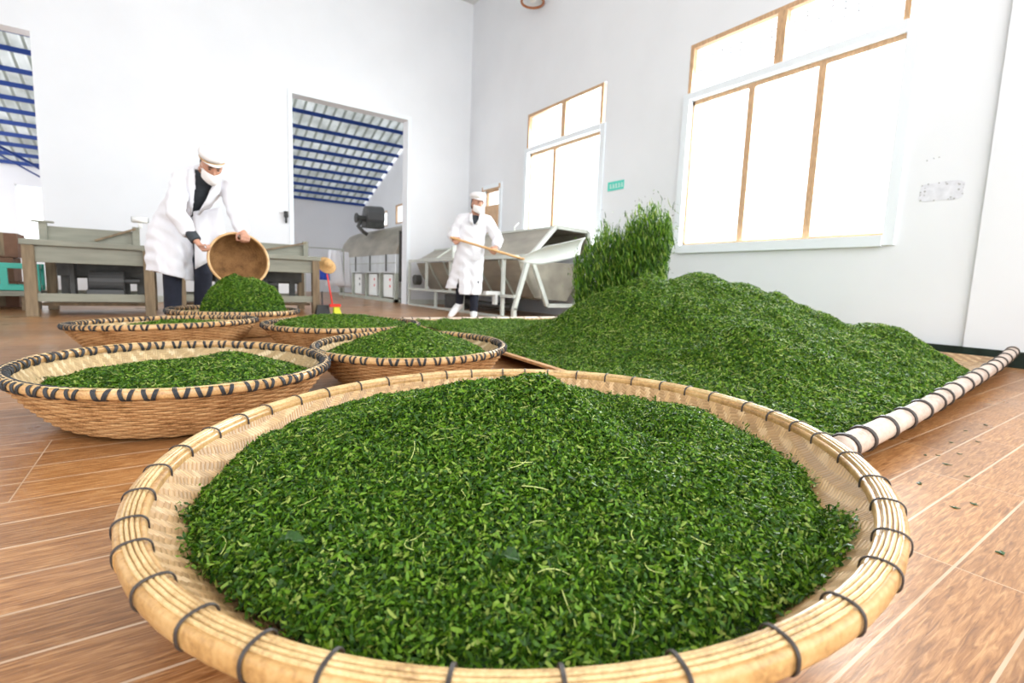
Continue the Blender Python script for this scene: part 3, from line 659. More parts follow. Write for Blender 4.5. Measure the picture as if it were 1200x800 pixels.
# floor mat with bamboo poles
MQ = [(1.44, .56), (5.16, .86), (5.16, 5.03), (2.02, 5.07)]
t = empty('floor_mat', (MQ[0][0], MQ[0][1], 0)); tag(t, 'large woven bamboo mat with pale tied pole edges under the great leaf heap', 'mat')
L0 = Vector((MQ[0][0], MQ[0][1], 0))
g = 24; vs = []; fs = []
for i in range(g+1):
    for j in range(g+1):
        a, b = i/g, j/g
        x = (MQ[0][0]*(1-a)+MQ[1][0]*a)*(1-b)+(MQ[3][0]*(1-a)+MQ[2][0]*a)*b; y = (MQ[0][1]*(1-a)+MQ[1][1]*a)*(1-b)+(MQ[3][1]*(1-a)+MQ[2][1]*a)*b
        e = min(a*3.6, b*4.2, (1-a)*3.6, (1-b)*4.2); z = .012+.055*max(0, 1-e/.28)**2
        vs.append((x-L0.x, y-L0.y, z))
for i in range(g):
    for j in range(g): a = i*(g+1)+j; fs.append((a, a+g+1, a+g+2, a+1))
o = MB().add(vs, fs).build('woven_sheet', MAT['mat_weave'], t); so = o.modifiers.new('thickness', 'SOLIDIFY'); so.thickness = .010; so.offset = 1
def pole(name, pts, r_, ntie, mat='bamboo_pale', par=None, phase=.3):
    P = [Vector(p)-L0 for p in pts]
    # smooth polyline
    out = []; n_ = 60
    for k in range(n_+1):
        f = k/n_*(len(P)-1); i = min(int(f), len(P)-2); u = f-i
        p0, p1, p2, p3 = P[max(i-1, 0)], P[i], P[i+1], P[min(i+2, len(P)-1)]
        out.append(.5*((2*p1)+(p2-p0)*u+(2*p0-5*p1+4*p2-p3)*u*u+(3*p1-p0-3*p2+p3)*u**3))
    rad = [r_*(1+.05*(1 if (k % 9) == 0 else 0)) for k in range(n_+1)]
    o = MB().tube(out, rad, 16).build(name, MAT[mat], par, True)
    Lt = sum((out[k+1]-out[k]).length for k in range(n_)); rr = random.Random(ntie)
    for k in range(ntie):
        f = (k+phase+rr.uniform(-.12, .12))/ntie*n_; i = min(max(int(f), 0), n_-1); c = out[i].lerp(out[i+1], f-i); d = (out[i+1]-out[i]).normalized(); d = (d+Vector((rr.uniform(-.1, .1), rr.uniform(-.25, .1), .15))).normalized()
        q = d.orthogonal().normalized(); q2 = d.cross(q); mb = MB()
        for s_ in ((0, .006) if r_ > .03 else (0,)):
            mb.tube([c+d*s_+(q*math.cos(a)+q2*math.sin(a))*(r_+.003) for a in (2*PI*j/18 for j in range(18))], .0042 if r_ > .03 else .006, 5, True)
        mb.build('binding', MAT['wire'], o, True)
    return o
pole('edge_pole', [(1.50, .560, .080), (2.3, .612, .083), (3.2, .69, .092), (4.2, .77, .112), (5.02, .845, .150)], .034, 17, par=t)
pole('edge_pole', [(2.02, 5.07, .062), (3.5, 5.05, .062), (5.14, 5.03, .062)], .026, 15, par=t)
MB().beam((MQ[0][0]-L0.x, MQ[0][1]+.05-L0.y, .075), (MQ[3][0]-L0.x, MQ[3][1]-L0.y, .062), .035, .014).build('edge_strip', MAT['wicker'], t)

# airborne leaves above the heap: long strips falling, at rest in this instant
rng = np.random.default_rng(5); C0 = np.array([3.07, 2.86, 0]); az = math.atan2(C0[0], C0[1])
Rr = np.array([math.cos(az), -math.sin(az), 0]); Ff = np.array([math.sin(az), math.cos(az), 0])
def cloud(n_):
    # top height as a function of x (m, to the right) with ragged fingers
    xs = np.array([-.42, -.33, -.30, -.22, -.10, .0, .10, .20, .30, .345, .37]); top = np.array([.72, .80, .83, .90, .98, 1.03, 1.08, 1.11, 1.13, 1.12, .98]); bot = np.array([.30, .30, .32, .34, .38, .42, .46, .50, .55, .78, .86])
    x = rng.uniform(-.42, .37, n_); tp = np.interp(x, xs, top)+fbm(x, x*0+.3, 22, 3, 3)*.34+rng.normal(size=n_)*.035; bt = np.interp(x, xs, bot)
    y = rng.normal(size=n_)*.13; f = rng.beta(1.1, 1.25, n_); z = (bt+(tp-bt)*f)*.985
    k = rng.uniform(size=n_) < np.clip(.20+1.0*vnoise(x*26, z*4+y*9, 9), 0, 1)*np.interp(x, [-.42, -.25, .0], [.30, .7, 1])*np.interp(f, [0, .6, 1], [1, 1, .45])
    x, y, z = x[k], y[k], z[k]; x = x-(z-.8)*.10
    return C0+np.outer(x, Rr)+np.outer(y, Ff)+np.outer(z, [0, 0, 1])
P = cloud(30000); nF = len(P); Nn = unit(rng.normal(size=(nF, 3))*np.array([1, 1, .2])-Ff*1.2)
dr = unit(np.array([0, 0, 1.])-Rr*.14+rng.normal(size=(nF, 3))*.08)
V1, F1 = flakes(P, Nn, rng.uniform(.025, .075, nF), rng.uniform(.004, .010, nF), rng, .35, dirs=dr)
P2 = cloud(1800)+np.outer(rng.normal(size=1)*0+.03, [0, 0, 1]); P2 = P2+rng.normal(size=P2.shape)*.06; n2 = len(P2)
V2, F2 = flakes(P2, unit(rng.normal(size=(n2, 3))), rng.uniform(.012, .03, n2), rng.uniform(.003, .007, n2), rng, .6)
o = bpy.data.objects.new('airborne_tea_leaves', mesh_np('airborne_tea_leaves', np.concatenate([V1, V2]), np.concatenate([F1, F2+len(V1)]), [MAT['leaf']])); COL.objects.link(o)  # darker leaf material paints the cloud as if in shade
tag(o, 'cloud of leaves flung in the air above the left of the great heap', 'tea leaves', kind='stuff')

# leaf scraps on the bare floor at the right
rnd = random.Random(12)
spots = [(1.93, .43), (2.02, .47), (2.10, .44), (1.98, .50), (2.25, .50), (2.35, .45), (2.5, .52), (1.62, .30), (1.55, .32), (1.66, .42), (1.20, .42), (2.7, .50), (1.35, .20), (1.86, .37), (1.12, .35), (.98, .05), (-.45, 2.95), (-.75, 1.15)]
for k, (x, y) in enumerate(spots):
    mb = MB(); n_ = rnd.randint(1, 3)
    for q in range(n_):
        a = rnd.uniform(0, PI); l = rnd.uniform(.008, .016); w_ = rnd.uniform(.003, .006); cx, cy = rnd.uniform(-.008, .008), rnd.uniform(-.006, .006); c, s_ = math.cos(a), math.sin(a)
        mb.loft([[(cx+(u*l)*c-(v*w_)*s_, cy+(u*l)*s_+(v*w_)*c, z_+abs(u)*.002) for u, v in ((-1, -.3), (-.3, -1), (.6, -.8), (1, .1), (.4, 1), (-.6, .7))] for z_ in (.0005, .0018)])
    o = mb.build('leaf_scrap', MAT['wholeleaf']); o.location = (x, y, 0); o.scale = (.75,)*3
    if k < 15: tag(o, 'dark leaf scrap on the bare floor right of the pale pole and big tray', 'leaf scrap', 'leaf scraps on the floor at the right')
    elif k == 15: tag(o, 'dark leaf scrap on the floor at the bottom right, close to the tray rim', 'leaf scrap')
    elif k == 16: tag(o, 'leaf scrap on the pale floor left of the woven baskets', 'leaf scrap')
    else: tag(o, 'leaf scrap on the brown floor at the lower left', 'leaf scrap')

# ------------------------------------------------------------------ machines and furniture
def table(x0, x1, y0, y1, label, flip=1):
    t = empty('rolling_table', ((x0+x1)/2, (y0+y1)/2, 0)); tag(t, label, 'table', 'grey green rolling tables'); hx, hy = (x1-x0)/2, (y1-y0)/2
    B = lambda *a: MB().box(*a)
    B(-hx-.06, hx+.06, -hy-.05, hy+.05, .70, .755).build('tabletop', MAT['green_wood'], t, bevel=.006)
    B(-hx+.03, hx-.03, -hy-.01, -hy+.02, .535, .70).build('apron', MAT['green_wood'], t, bevel=.004); B(-hx+.03, hx-.03, hy-.02, hy+.01, .535, .70).build('apron', MAT['green_wood'], t, bevel=.004)
    for sx in (-1, 1):
        for sy in (-1, 1):
            o = MB().box(sx*hx-.045, sx*hx+.045, sy*hy-.045, sy*hy+.045, 0, .70).build('leg', MAT['leg_wood'], t, bevel=.005)
    for q_ in (-hy, hy): B(-hx+.045, hx-.045, q_-.02, q_+.02, .15, .23).build('stretcher', MAT['green_wood'], t)
    MB().box(-hx+.05, hx-.05, -hy+.1, hy-.1, .10, .13).build('lower_shelf', MAT['leg_wood'], t)
    # trough on the top
    B(-hx+.12, hx-.12, -hy+.12, -hy+.15, .755, .90).box(-hx+.12, hx-.12, hy-.15, hy-.12, .755, .93).box(-hx+.12, -hx+.15, -hy+.15, hy-.15, .755, .90).box(hx-.15, hx-.12, -hy+.15, hy-.15, .755, .90).build('trough', MAT['green_wood'], t, bevel=.004)
    B(-hx+.07, -hx+.13, -hy+.08, -hy+.14, .755, .93).box(-hx+.02, -hx+.18, -hy+.06, -hy+.16, .93, .945).build('corner_post', MAT['green_wood'], t)
    MB().box(hx-.13, hx-.07, -hy+.08, -hy+.14, .755, .95).build('corner_post', MAT['green_wood'], t)
    MB().beam((hx*.05, -hy+.10, .78), (hx-.10, -hy+.08, .93), .025, .02).build('lever', MAT['leg_wood'], t)
    MB().tube([(-.08, 0, .36), (.22, 0, .36)], .11, 18).tube([(.22, 0, .36), (.36, 0, .36)], .03, 10).box(-.1, .22, -.12, .12, .13, .26).build('motor', MAT['motor'], t, False)
    MB().box(-hx+.1, hx-.05, hy*.3, hy*.3+.04, .40, .56).build('shade_board', MAT['steel_dark'], t)  # dark board added to put the shade beneath the table into colour
    for q_ in (-.42, -.12, .30, .48): MB().box(hx*q_*1.6-.035, hx*q_*1.6+.035, hy-.32, hy-.25, .13, .55).build('shade_strut', MAT['steel_dark'], t)  # dark uprights added for the same under-table shade
    MB().tube([(-hx*.55, hy-.1, .42), (hx-.05, hy-.1, .42)], .045, 10).box(-.5*hx, -.42*hx, -.1, .1, .13, .70).build('drive_shaft', MAT['steel_dark'], t)
    return t
tl = table(-1.13, -.19, 6.68, 7.75, 'long grey green table with trough at the left, beside the bending worker')
tr = table(.10, 1.60, 6.98, 7.90, 'grey green rolling table behind the tipped basket, right of the worker')
# valve fitting beyond the left table's post
t = empty('pipe_valve', (-.25, 6.78, .945)); tag(t, 'small white valve with round caps standing on the left table beside the worker', 'valve')
MB().tube([(0, 0, 0), (0, 0, .07)], .018, 10).build('stem', MAT['white_plastic'], t, True)
MB().tube([(-.07, -.02, .085), (.07, -.02, .085)], .032, 14).build('body', MAT['white_plastic'], t, True)
MB().tube([(-.075, -.02, .085), (-.07, -.02, .085)], .024, 14).tube([(.07, -.02, .085), (.076, -.02, .085)], .024, 14).build('cap', MAT['black'], t)

# items seen through the left opening
for k, (x, y, sx, sy, sz, z) in enumerate(((-1.62, 8.3, .28, .4, .30, .0), (-1.64, 8.3, .26, .4, .28, .302), (-1.60, 8.3, .28, .38, .28, .584), (-1.95, 8.4, .30, .4, .34, .0), (-1.96, 8.4, .28, .4, .30, .342), (-1.95, 8.4, .28, .4, .26, .644))):
    o = empty('cardboard_box', (x, y, z)); MB().box(-sx/2, sx/2, -sy/2, sy/2, 0, sz).build('carton', MAT['brownbox'], o, bevel=.006); MB().box(-.025, .025, -sy/2-.002, sy/2+.002, .02, sz+.002).build('tape', MAT['leg_wood'], o)
    tag(o, ('brown carton behind the teal crate, '+['bottom', 'middle', 'top'][k % 3]+(' of the right stack' if k < 3 else ' of the stack at the picture edge')), 'box', 'brown cartons stacked at the far left')
t = empty('plastic_crate', (-1.50, 7.75, .22), .05); tag(t, 'teal plastic crate with open sides beside the left table', 'crate')
fr = MB()
for sx in (-1, 1):
    for sy in (-1, 1): fr.box(sx*.26-.03, sx*.26+.03, sy*.17-.03, sy*.17+.03, 0, .30)
for z_ in (0, .24):
    for sy in (-1, 1): fr.box(-.26, .26, sy*.17-.015, sy*.17+.015, z_, z_+.06)
    for sx in (-1, 1): fr.box(sx*.26-.015, sx*.26+.015, -.17, .17, z_, z_+.06)
fr.build('frame', MAT['teal'], t, bevel=.006); MB().box(-.25, .25, -.16, .16, .0, .02).build('bottom', MAT['teal'], t)
MB().box(-.03, .03, -.183, -.153, .05, .25).build('divider', MAT['teal'], t)
t = empty('wooden_plinth', (-1.62, 7.9, 0)); tag(t, 'low grey platform under the teal crate at the left edge', 'platform')
MB().box(-.5, .42, -.35, .15, .16, .215).build('deck', MAT['green_wood'], t); MB().box(-.4, -.3, -.3, .1, 0, .16).build('foot', MAT['leg_wood'], t); MB().box(.25, .35, -.3, .1, 0, .16).build('foot', MAT['leg_wood'], t)

# big trough machine by the window wall
t = empty('tea_dryer', (4.0, 5.6, 0)); tag(t, 'long grey trough machine with open hexagonal hood beneath the far window', 'machine')
yN, yFz = 0.0, 3.7
A = lambda x, y, z: (x-4.0, y, z)
# end frame
fr = MB(); F_ = .055
for p_, q_ in (((3.90, 0, .0), (3.90, 0, .16)), ((3.90, 0, .14), (4.12, 0, .86)), ((4.12, 0, .86), (4.58, 0, 1.33)), ((4.58, 0, 1.33), (5.20, 0, 1.31)), ((5.20, 0, 1.31), (5.30, 0, .97)), ((4.20, 0, .78), (4.48, 0, .20)), ((4.48, 0, .20), (5.02, 0, .20)), ((5.02, 0, .2), (5.28, 0, .9)), ((5.24, 0, 0), (5.24, 0, .97))):
    fr.beam(A(*p_), A(*q_), F_, F_, upv=(0, 1, 0))
fr.build('end_frame', MAT['steel_light'], t)
# front frame: rails and posts
MB().box(-.11, -.05, 0, yFz, .84, .885).build('rail', MAT['steel_light'], t); MB().box(-.11, -.05, 0, yFz, .30, .34).build('rail', MAT['steel_light'], t); MB().box(-.11, -.05, 0, yFz, .0, .035).build('rail', MAT['steel_light'], t)
for y_ in (.32, .95, 1.95, 2.9, yFz): MB().box(-.105, -.06, y_-.022, y_+.022, 0 if y_ > 2.95 or y_ < .5 else .30, .85).build('post', MAT['steel_light'], t)
for y_ in (1.5, 2.5): MB().box(-.105, -.06, y_-.02, y_+.02, 0, .30).build('post', MAT['steel_light'], t)
# trough body: V section with belly
sec = [(4.02, .83), (4.12, .62), (4.34, .30), (4.95, .26), (5.18, .60), (5.25, .83)]
tb = MB(); vs = [A(x, y, z) for y in (.12, yFz-.1) for x, z in sec]; k = len(sec)
tb.add(vs, [(i, i+1, k+i+1, k+i) for i in range(k-1)]+[tuple(range(k))[::-1], tuple(range(k, 2*k))])
tb.build('trough', MAT['trough'], t)
rb = MB()
for y_ in (.6, 1.2, 1.8, 2.4, 3.0):
    for (x0, z0), (x1, z1) in zip(sec[:3], sec[1:4]): rb.beam(A(x0-.012, y_, z0), A(x1-.012, y_, z1-.008), .03, .02, upv=(0, 1, 0))
rb.build('rib', MAT['steel'], t)
# hoods
def hood(y0, y1, pts, th=.02):
    mb = MB()
    for (x0, z0), (x1, z1) in zip(pts[:-1], pts[1:]): mb.add([A(x0, y0, z0), A(x1, y0, z1), A(x1, y1, z1), A(x0, y1, z0)], [(0, 1, 2, 3)])
    o = mb.build('hood', MAT['trough'], t); s_ = o.modifiers.new('thickness', 'SOLIDIFY'); s_.thickness = th; return o
hood(.03, 2.0, [(4.14, .90), (4.58, 1.32), (5.20, 1.30), (5.30, .98)])
hood(2.05, 3.55, [(4.04, .89), (4.38, 1.10), (5.15, 1.10), (5.28, .95)])
MB().box(-.02, .60, 2.0, 2.05, .86, 1.10).build('divider', MAT['steel_light'], t)
for (p_, q_) in (((4.14, .03, .90), (4.14, 2.0, .90)), ((4.58, .03, 1.33), (4.58, 2.0, 1.33)), ((4.06, 2.05, .90), (4.06, 3.55, .90)), ((4.38, 2.05, 1.11), (4.38, 3.55, 1.11)), ((4.06, 2.8, .90), (4.38, 2.8, 1.12))):
    MB().beam(A(*p_), A(*q_), .03, .03).build('hood_edge', MAT['steel_light'], t)
MB().tube([A(4.5, .9, .12), A(4.5, 2.6, .12)], .06, 10).build('drive_shaft', MAT['steel_dark'], t)
MB().box(.3, .62, 2.4, 2.9, 0, .25).build('motor', MAT['steel_dark'], t)
MB().tube([A(3.98, 3.6, .50), A(4.10, 3.6, .50)], .10, 14).build('pulley', MAT['steel_dark'], t)
MB().tube([A(4.7, 1.2, 1.33), A(4.7, 1.22, 1.42), A(4.8, 1.25, 1.50)], .008, 6).build('wire_hook', MAT['steel_light'], t)
o = MB().box(-.2, .05, -.04, .04, 0, .05).box(-.04, .0, -.04, .04, -.14, 0).build('valve_tap', MAT['white_plastic']); o.location = (4.0, 5.95, .36); o.location = (3.86, 6.0, .33); tag(o, 'white tap fitting on the front rail of the trough machine', 'tap')

# machine in the annex
t = empty('leaf_roaster', (3.9, 9.95, 0)); tag(t, 'pale cabinet machine with rounded hood seen through the wide doorway', 'machine')
Ln = 4.2
MB().box(-.03, .05, 0, Ln, 0, .07).box(.95, 1.03, 0, Ln, 0, .07).box(-.03, 1.03, 0, .08, 0, .07).build('base_rail', MAT['steel'], t)
for y_ in (.05, .95, 1.95, 3.0, Ln-.05):
    for x_ in (0, .96): MB().box(x_-.02, x_+.05, y_-.04, y_+.04, .07, .62).build('leg', MAT['steel'], t)
for k, y_ in enumerate((.30, 1.3, 2.4)):
    b_ = MB().box(.03, .55, y_, y_+.55, .10, .60).build('control_cabinet', MAT['white_plastic'], t, bevel=.01)
    MB().tube([(.022, y_+.14, .48), (.03, y_+.14, .48)], .03, 12).tube([(.022, y_+.14, .34), (.03, y_+.14, .34)], .03, 12).build('button', MAT['red'] if k < 2 else MAT['black'], b_)
MB().box(-.02, .98, .0, Ln, .62, 1.02).build('casing', MAT['galv'], t, bevel=.01)
for y_ in (.55, 1.6, 2.7, 3.7): MB().box(-.035, -.02, y_-.03, y_+.03, .66, 1.02).build('door_gap', MAT['steel_dark'], t)
MB().box(-.03, -.02, 0, Ln, .83, .845).build('seam', MAT['steel'], t)
hv = [(-.02, 1.02), (.02, 1.18), (.12, 1.42), (.28, 1.62), (.5, 1.72), (.98, 1.72), (.98, 1.02)]
hb = MB(); k = len(hv); hb.add([(x, y, z) for y in (.0, Ln) for x, z in hv], [(i, (i+1) % k, k+(i+1) % k, k+i) for i in range(k)]+[tuple(range(k))[::-1], tuple(range(k, 2*k))]); hb.build('hood', MAT['trough'], t)
# solid dark panel painted as the shaded open end, with spout
MB().box(.05, .9, -.03, .01, .45, 1.5).build('dark_end_panel', MAT['steel_dark'], t)
MB().loft([[(.10, -.02, 1.2), (.55, -.02, 1.2), (.55, -.25, 1.15), (.10, -.25, 1.15)], [(.2, -.02, .62), (.45, -.02, .62), (.45, -.12, .60), (.2, -.12, .60)]]).build('spout', MAT['galv'], t)
t = empty('fan_housing', (4.22, 12.3, 1.76)); tag(t, 'dark grey blower drum on top of the annex cabinet machine', 'blower')
MB().loft([[(-.22, .24*math.cos(a), .24+.26*math.sin(a)) for a in (2*PI*j/10+.3 for j in range(10))] for k_ in (0,)]+[[(.20, .24*math.cos(a), .25+.27*math.sin(a)) for a in (2*PI*j/10+.3 for j in range(10))]]).build('drum', MAT['motor'], t)
MB().tube([(-.42, -.05, .18), (-.2, -.05, .18)], .07, 12).tube([(-.47, -.05, .18), (-.43, -.05, .18)], .12, 12).build('pulley', MAT['steel_dark'], t)
MB().tube([(-.35, -.1, .12), (-.42, -.1, -.02), (-.30, -.1, -.14), (-.2, -.1, -.2)], .05, 8).build('duct', MAT['steel_dark'], t, True)
MB().box(-.25, .2, -.2, .2, -.02, .10).build('bracket', MAT['steel_dark'], t)

# broom by the right table
t = empty('broom', (1.75, 6.78, 0), 0); tag(t, 'red handled broom with yellow and black bristles beside the right table leg', 'broom')
MB().tube([(.02, 0, .12), (-.04, .03, .52)], .011, 8, roundcap=True).build('handle', MAT['red'], t, True)
MB().box(-.02, .12, -.03, .03, .10, .14).build('head', MAT['red'], t)
for nm, x0, x1, mt in (('bristles', .03, .12, 'yellow'), ):
    MB().loft([[(x0, -.02, .11), (x1-.02, -.02, .11), (x1-.02, .02, .11), (x0, .02, .11)], [(x0, -.035, 0), (x1+.01, -.035, 0), (x1+.01, .035, 0), (x0, .035, 0)]]).build(nm, MAT[mt], t)
t2 = empty('dustpan', (1.66, 6.82, 0)); tag(t2, 'small black dustpan leaning next to the red broom', 'dustpan')
MB().loft([[(-.10, -.05, .0), (.08, -.05, .0), (.08, .06, .0), (-.10, .06, .0)], [(-.07, .0, .12), (.07, .0, .12), (.07, .06, .12), (-.07, .06, .12)]]).build('pan', MAT['black'], t2); MB().tube([(0, .05, .1), (0, .07, .3)], .009, 8).build('handle', MAT['black'], t2)
# clothes and hat behind the right table
t = empty('clothes_rack', (3.0, 12.1, 0)); tag(t, 'thin metal rack holding clothes beside the annex machine', 'rack')
MB().tube([(-.45, 0, 0), (-.45, 0, 1.15)], .012, 8).build('post', MAT['steel'], t); MB().tube([(.42, 0, 0), (.42, 0, 1.15)], .012, 8).build('post', MAT['steel'], t); MB().tube([(-.45, 0, 1.15), (.42, 0, 1.15)], .012, 8).build('rail', MAT['steel'], t)
def garment(name, x, y, z0, z1, w0, w1, mat, label):
    mb = MB(); rings = []
    for k in range(7):
        f = k/6; zz = z1+(z0-z1)*f; ww = w1+(w0-w1)*f
        rings.append([(ww*math.cos(a)*(1+.08*math.sin(5*a+f*3)), .07*math.sin(a)*(1+.2*math.sin(7*a)), zz-0) for a in (2*PI*j/28 for j in range(28))])
    mb.loft(rings); o = mb.build(name, mat, None, True); o.location = (x, y, 0); return tag(o, label, 'clothing')
garment('hanging_coat', 3.22, 12.1, .28, 1.12, .22, .13, MAT['coat'], 'white coat hanging on the rack beside the annex machine')
garment('hanging_coat', 3.47, 12.2, .25, 1.10, .16, .10, MAT['coat'], 'second white coat, hanging closest to the annex machine')
garment('blue_bag', 2.93, 12.0, .42, .80, .14, .10, MAT['blue'], 'blue cloth bag hanging left of the white coats')
t = empty('straw_hat', (2.28, 9.0, .70), rot=(1.0, .3, 0)); tag(t, 'straw hat hanging at the right end of the right table', 'hat')
t.location = (1.78, 7.1, .66)
MB().lathe([(0, .08), (.05, .078), (.07, .05), (.075, .0), (.13, -.012), (.132, -.016), (.07, -.008), (.0, .06)], 32).build('crown', MAT['straw'], t, True)
o = MB().tube([(0, 0, 0), (0, 0, .10)], .02, 10).box(-.03, .03, -.03, .03, .1, .2).build('door_latch', MAT['black']); o.location = (1.70, D-.04, 1.40); tag(o, 'dark latch on the wall left of the wide doorway', 'latch')

# ------------------------------------------------------------------ people
def bake(mb, voxel, smooth_it=4, name='m', mats=None, cut=None, solid=0):
    me = mb.mesh(name, mats); o = bpy.data.objects.new('tmp', me); COL.objects.link(o)
    r = o.modifiers.new('r', 'REMESH'); r.mode = 'VOXEL'; r.voxel_size = voxel
    if smooth_it: s_ = o.modifiers.new('s', 'SMOOTH'); s_.factor = .5; s_.iterations = smooth_it
    bpy.context.view_layer.update(); dg = bpy.context.evaluated_depsgraph_get(); me2 = bpy.data.meshes.new_from_object(o.evaluated_get(dg)); bpy.data.objects.remove(o)
    if cut:
        bm = bmesh.new(); bm.from_mesh(me2); bmesh.ops.delete(bm, geom=[f for f in bm.faces if cut(f.calc_center_median(), f.normal)], context='FACES'); bm.to_mesh(me2); bm.free()
    me2.materials.clear()
    for mm in mats: me2.materials.append(mm)
    me2.polygons.foreach_set('material_index', [0]*len(me2.polygons)); me2.polygons.foreach_set('use_smooth', [True]*len(me2.polygons)); me2.name = name
    return me2
def link(me, name, parent, solid=0):
    o = bpy.data.objects.new(name, me); COL.objects.link(o); o.parent = parent
    if solid: s_ = o.modifiers.new('thickness', 'SOLIDIFY'); s_.thickness = solid; s_.offset = -1
    return o
def ering(c, d, a, b, side=(1, 0, 0), n=20):
    """ellipse ring centred c, perpendicular to d, half-axis a along side, b across"""
    c, d = Vector(c), Vector(d).normalized(); s_ = Vector(side); s_ = (s_-d*s_.dot(d)).normalized(); q = d.cross(s_)
    return [c+s_*a*math.cos(t_)+q*b*math.sin(t_) for t_ in (2*PI*j/n for j in range(n))]
def hand(mb, wrist, f, nrm, thumb_side, curl=(1.0, 1.1, .7), s_=1.0):
    """palm plus five separate fingers. f: towards the fingers, nrm: side the fingers curl to"""
    w_ = Vector(wrist); f = Vector(f).normalized(); n_ = Vector(nrm); n_ = (n_-f*n_.dot(f)).normalized(); t_ = f.cross(n_)
    if t_.dot(Vector(thumb_side)) < 0: t_ = -t_
    rings = [ering(w_+f*(d*s_), f, a*s_, b*s_, t_, 14) for d, a, b in ((-.02, .026, .020), (.0, .028, .019), (.03, .038, .017), (.06, .043, .016), (.088, .042, .014), (.096, .036, .010))]
    mb.loft(rings)
    for k, (off, ln) in enumerate(((.031, .070), (.011, .080), (-.010, .074), (-.030, .058))):
        p = w_+f*.086*s_+t_*off*s_; d = f.copy(); pts = [p-f*.02*s_, p]; ax = t_
        for seg, (fr_, cu) in enumerate(zip((.42, .32, .26), curl)):
            ca, sa = math.cos(cu), math.sin(cu); d = (d*ca+(n_ if seg == 0 else (n_*f.dot(d)-f*n_.dot(d)))*sa).normalized(); p = p+d*ln*fr_*s_; pts.append(p)
        mb.tube(pts, [.0092*s_, .0092*s_, .0086*s_, .0080*s_, .0070*s_], 8, roundcap=True)
    p = w_+f*.025*s_+t_*.030*s_; q1 = p+(t_*.7+f*.6+n_*.35).normalized()*.038*s_; q2 = q1+(f*.6+n_*.8).normalized()*.030*s_; q3 = q2+(n_*.9-t_*.4+f*.3).normalized()*.022*s_
    mb.tube([p-t_*.012*s_, p, q1, q2, q3], [.012*s_, .0125*s_, .0105*s_, .0095*s_, .008*s_], 8, roundcap=True)
def frame(f, upv):
    f = Vector(f).normalized(); u = Vector(upv); u = (u-f*u.dot(f)).normalized(); s_ = u.cross(-f)  # local x side, y forward, z up
    s_ = f.cross(u); return Matrix((s_, f, u)).transposed()
def head_mesh(mb, c, M, k=1.0):
    c = Vector(c); T = lambda x, y, z: c+M @ Vector((x*k, y*k, z*k))
    rings = []
    for z_, a, b, oy in ((.118, .018, .022, -.01), (.108, .048, .058, -.01), (.085, .066, .082, -.008), (.05, .074, .094, -.004), (.01, .073, .094, 0), (-.03, .068, .088, .004), (-.065, .060, .078, .010), (-.095, .046, .062, .022), (-.113, .026, .034, .040), (-.118, .010, .014, .046)):
        rings.append([T(a*math.cos(t_), oy+b*math.sin(t_), z_) for t_ in (2*PI*j/20 for j in range(20))])
    mb.loft(rings)
    mb.loft([[T(x, y, z) for x, y, z in ((-.009, .085, .025), (.009, .085, .025), (.0, .095, .025))], [T(x, y, z) for x, y, z in ((-.017, .085, -.028), (.017, .085, -.028), (.0, .118, -.022))]])   # nose
    mb.ell(T(0, .088, -.058), (.024*k, .012*k, .008*k), 10, rot=M); mb.ell(T(0, .086, -.070), (.020*k, .012*k, .008*k), 10, rot=M)   # lips
    for s_ in (-1, 1):
        mb.ell(T(s_*.074, -.004, -.008), (.009*k, .020*k, .032*k), 10, rot=M); mb.ell(T(s_*.031, .080, .036), (.022*k, .012*k, .007*k), 10, rot=M)
